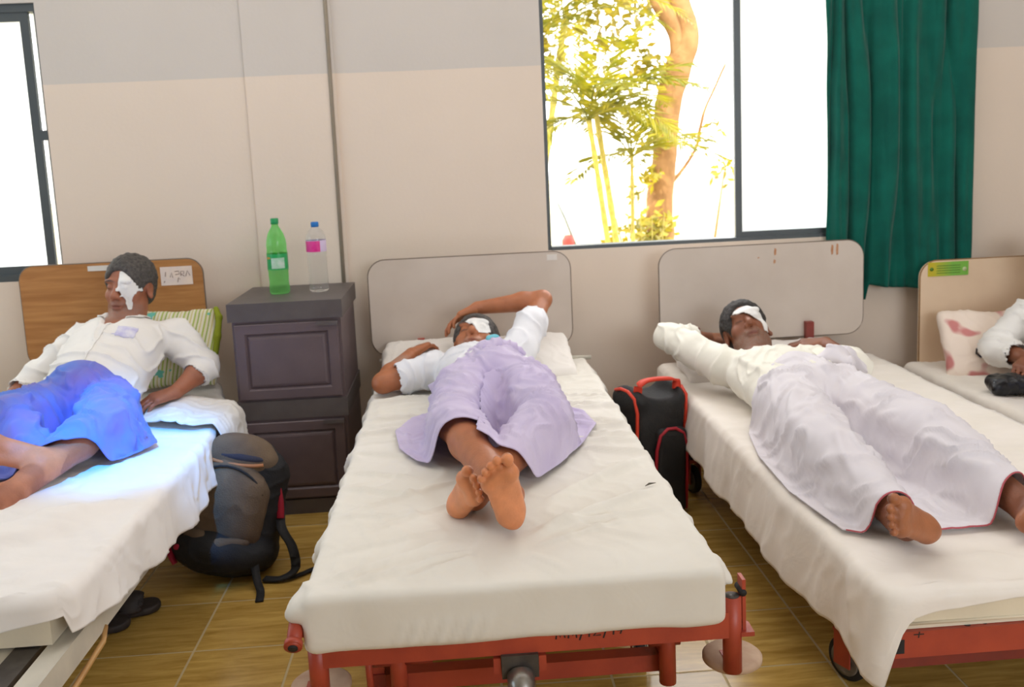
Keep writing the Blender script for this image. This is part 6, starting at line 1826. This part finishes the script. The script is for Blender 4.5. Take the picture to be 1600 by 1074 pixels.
def frond(root, base, az, elev, length, droop, n=34, lw=0.012, ll=0.26):
    """feather leaf: arching midrib with two rows of leaflets"""
    bm = bmesh.new()
    d = Vector((math.cos(az) * math.cos(elev), math.sin(az) * math.cos(elev), math.sin(elev)))
    P = []; p = Vector(base)
    for i in range(n + 1):
        P.append(p.copy())
        d = (d + Vector((0, 0, -droop / n))).normalized(); p = p + d * (length / n)
    tube_bm(bm, P, [0.008 * (1 - 0.8 * i / n) for i in range(n + 1)], 5)
    side0 = Vector((-math.sin(az), math.cos(az), 0))
    for i in range(4, n + 1):
        t = i / n
        dd = (P[min(i + 1, n)] - P[i - 1]).normalized()
        L = ll * math.sin(math.pi * min(0.12 + 0.86 * t, 1)) + 0.04
        for s in (-1, 1):
            ld = (dd * 0.75 + side0 * s * 0.8 + Vector((0, 0, rg.uniform(-0.25, 0.15)))).normalized()
            a = P[i]; b_ = a + ld * L * 0.5; c = a + ld * L + Vector((0, 0, -0.06 * L))
            wv = dd * lw * rg.uniform(0.8, 1.3)
            vs = [bm.verts.new(x) for x in (a, b_ + wv, c, b_ - wv)]
            bm.faces.new(vs)
    return from_bm('frond', bm, M_LEAF, root, False)
def palm(loc, tops, label, nf=8, seed=1, L=1.0):
    rg.seed(seed)
    r = empty('areca_palm', loc); tag(r, label, 'palm tree')
    for tx, ty, tz, rad in tops:
        bx, by = loc[0] + rg.uniform(-0.06, 0.06), loc[1] + rg.uniform(-0.05, 0.05)
        pts = []; rs_ = []
        for i in range(25):
            t = i / 24; pts.append((bx + (tx - bx) * t ** 1.2, by + (ty - by) * t, loc[2] + (tz - loc[2]) * t)); rs_.append(rad * (1.12 if i % 3 == 0 else 0.96))
        tube('stem', pts, rs_, M_STEM, r, 10)
        for k in range(nf):
            frond(r, (tx, ty, tz), 2 * math.pi * k / nf + rg.uniform(-0.3, 0.3), rg.uniform(0.25, 1.2), L * rg.uniform(0.8, 1.2), rg.uniform(0.9, 1.8))
palm((1.20, 6.6, -0.25), [(0.95, 6.5, 1.62, 0.020), (1.02, 6.7, 1.75, 0.022), (1.32, 6.9, 1.35, 0.014)], 'feathery areca palm with thin ringed stems outside the window', 8, 3, 0.85)
palm((0.55, 8.2, -0.25), [(0.72, 8.2, 2.35, 0.03), (1.05, 8.5, 2.55, 0.03)], 'taller palm with arching fronds at the left of the window view', 9, 8, 1.3)
def leaves(root, name, blobs, n, mat, size=(0.05, 0.10), seed=2):
    rg.seed(seed); bm = bmesh.new()
    tot = sum(b_[3] ** 2 for b_ in blobs)
    for cx, cy, cz, rad in blobs:
        for _ in range(int(n * rad ** 2 / tot)):
            u = Vector((rg.gauss(0, 1), rg.gauss(0, 1), rg.gauss(0, 1))).normalized() * rad * rg.random() ** 0.4
            p = Vector((cx, cy, cz)) + u
            d = Vector((rg.gauss(0, 1), rg.gauss(0, 1), rg.gauss(0, 0.7))).normalized()
            a = d.orthogonal().normalized(); s = rg.uniform(*size)
            vs = [bm.verts.new(x) for x in (p, p + d * s * 0.5 + a * s * 0.28, p + d * s, p + d * s * 0.5 - a * s * 0.28)]
            bm.faces.new(vs)
    o = from_bm(name, bm, mat, root, False); o['kind'] = 'stuff'
    return o
tr = empty('garden_tree', (1.86, 8.5, -0.25))
tag(tr, 'thick tan tree trunk with climbing leaves standing outside the window', 'tree')
def wob(pts, r0, r1, name, mat, parent, n=18):
    P = spl(pts, 8); m = len(P)
    v_rs = [r0 + (r1 - r0) * i / (m - 1) for i in range(m)]
    bm = bmesh.new(); tube_bm(bm, P, v_rs, n)
    for vv in bm.verts:
        nn = vnoise(np.array([vv.co[:]]) * 5)[0]; vv.co.x += 0.03 * nn; vv.co.z += 0.02 * nn
    return from_bm(name, bm, mat, parent, True)
wob([(1.83, 8.5, -0.3), (1.86, 8.5, 0.6), (1.92, 8.5, 1.2), (1.95, 8.5, 1.7), (2.06, 8.5, 2.1), (2.16, 8.5, 2.4), (2.05, 8.5, 2.75), (1.92, 8.5, 3.3)], 0.125, 0.11, 'trunk', M_BARK, tr)
wob([(2.10, 8.5, 2.2), (1.98, 8.45, 2.5), (1.75, 8.4, 2.9), (1.5, 8.3, 3.3)], 0.08, 0.05, 'branch', M_BARK, tr, 12)
wob([(2.10, 9.4, 0.9), (2.42, 9.4, 1.35), (2.55, 9.4, 1.75), (2.75, 9.4, 2.2)], 0.02, 0.012, 'branch', M_BARK, tr, 8)
leaves(tr, 'climbing_leaves', [(1.77, 8.35, 1.5, 0.16), (1.76, 8.35, 1.15, 0.12), (1.80, 8.3, 0.72, 0.18), (1.75, 8.3, 0.5, 0.22), (1.78, 8.35, 2.1, 0.2)], 420, M_LEAF2, (0.06, 0.13), 4)
leaves(tr, 'crown_leaves', [(1.0, 8.6, 2.75, 0.55), (1.5, 8.7, 2.5, 0.40), (0.7, 8.4, 2.2, 0.35), (1.35, 8.6, 2.0, 0.30), (1.9, 8.8, 3.0, 0.4)], 900, M_LEAF2, (0.07, 0.16), 5)
sh_ = empty('garden_shrub', (1.45, 7.6, -0.25)); tag(sh_, 'low leafy shrub at the foot of the garden tree', 'shrub')
for k in range(5):
    tube('stem', [(1.45, 7.6, -0.25), (1.42 + 0.06 * k, 7.6, 0.3), (1.30 + 0.10 * k, 7.55, 0.85)], [0.012, 0.009, 0.004], M_STEM, sh_, 6)
leaves(sh_, 'leaves', [(1.38, 7.6, 0.72, 0.16), (1.62, 7.6, 0.6, 0.2), (1.5, 7.55, 1.02, 0.10), (1.25, 7.6, 0.55, 0.15)], 170, M_LEAF2, (0.05, 0.11), 6)
s2 = empty('garden_shrub', (2.4, 8.4, -0.25)); tag(s2, 'sparse twig with few leaves near the window mullion', 'shrub')
tube('stem', [(2.4, 8.4, -0.25), (2.35, 8.4, 0.5), (2.46, 8.4, 1.2)], [0.02, 0.014, 0.005], M_BARK, s2, 7)
leaves(s2, 'leaves', [(2.46, 8.4, 1.15, 0.12), (2.38, 8.4, 1.55, 0.08)], 26, M_LEAF2, (0.07, 0.13), 7)
ps = empty('red_post', (0.72, 6.0, -0.25)); tag(ps, 'small red post at the lower left corner of the window view', 'post')
M_PR = pbr('red_post_paint', (206, 70, 60), 0.6)
lathe('post', [(0.035, -0.25), (0.035, 0.80), (0.040, 0.81), (0.040, 0.84), (0.02, 0.87)], M_PR, ps, 20, (0.715, 6.0, 0))
tube('stay_bar', [(0.62, 6.0, 1.16), (0.70, 6.0, 0.98), (0.80, 6.0, 0.70)], 0.008, M_ALU2, ps, 8)
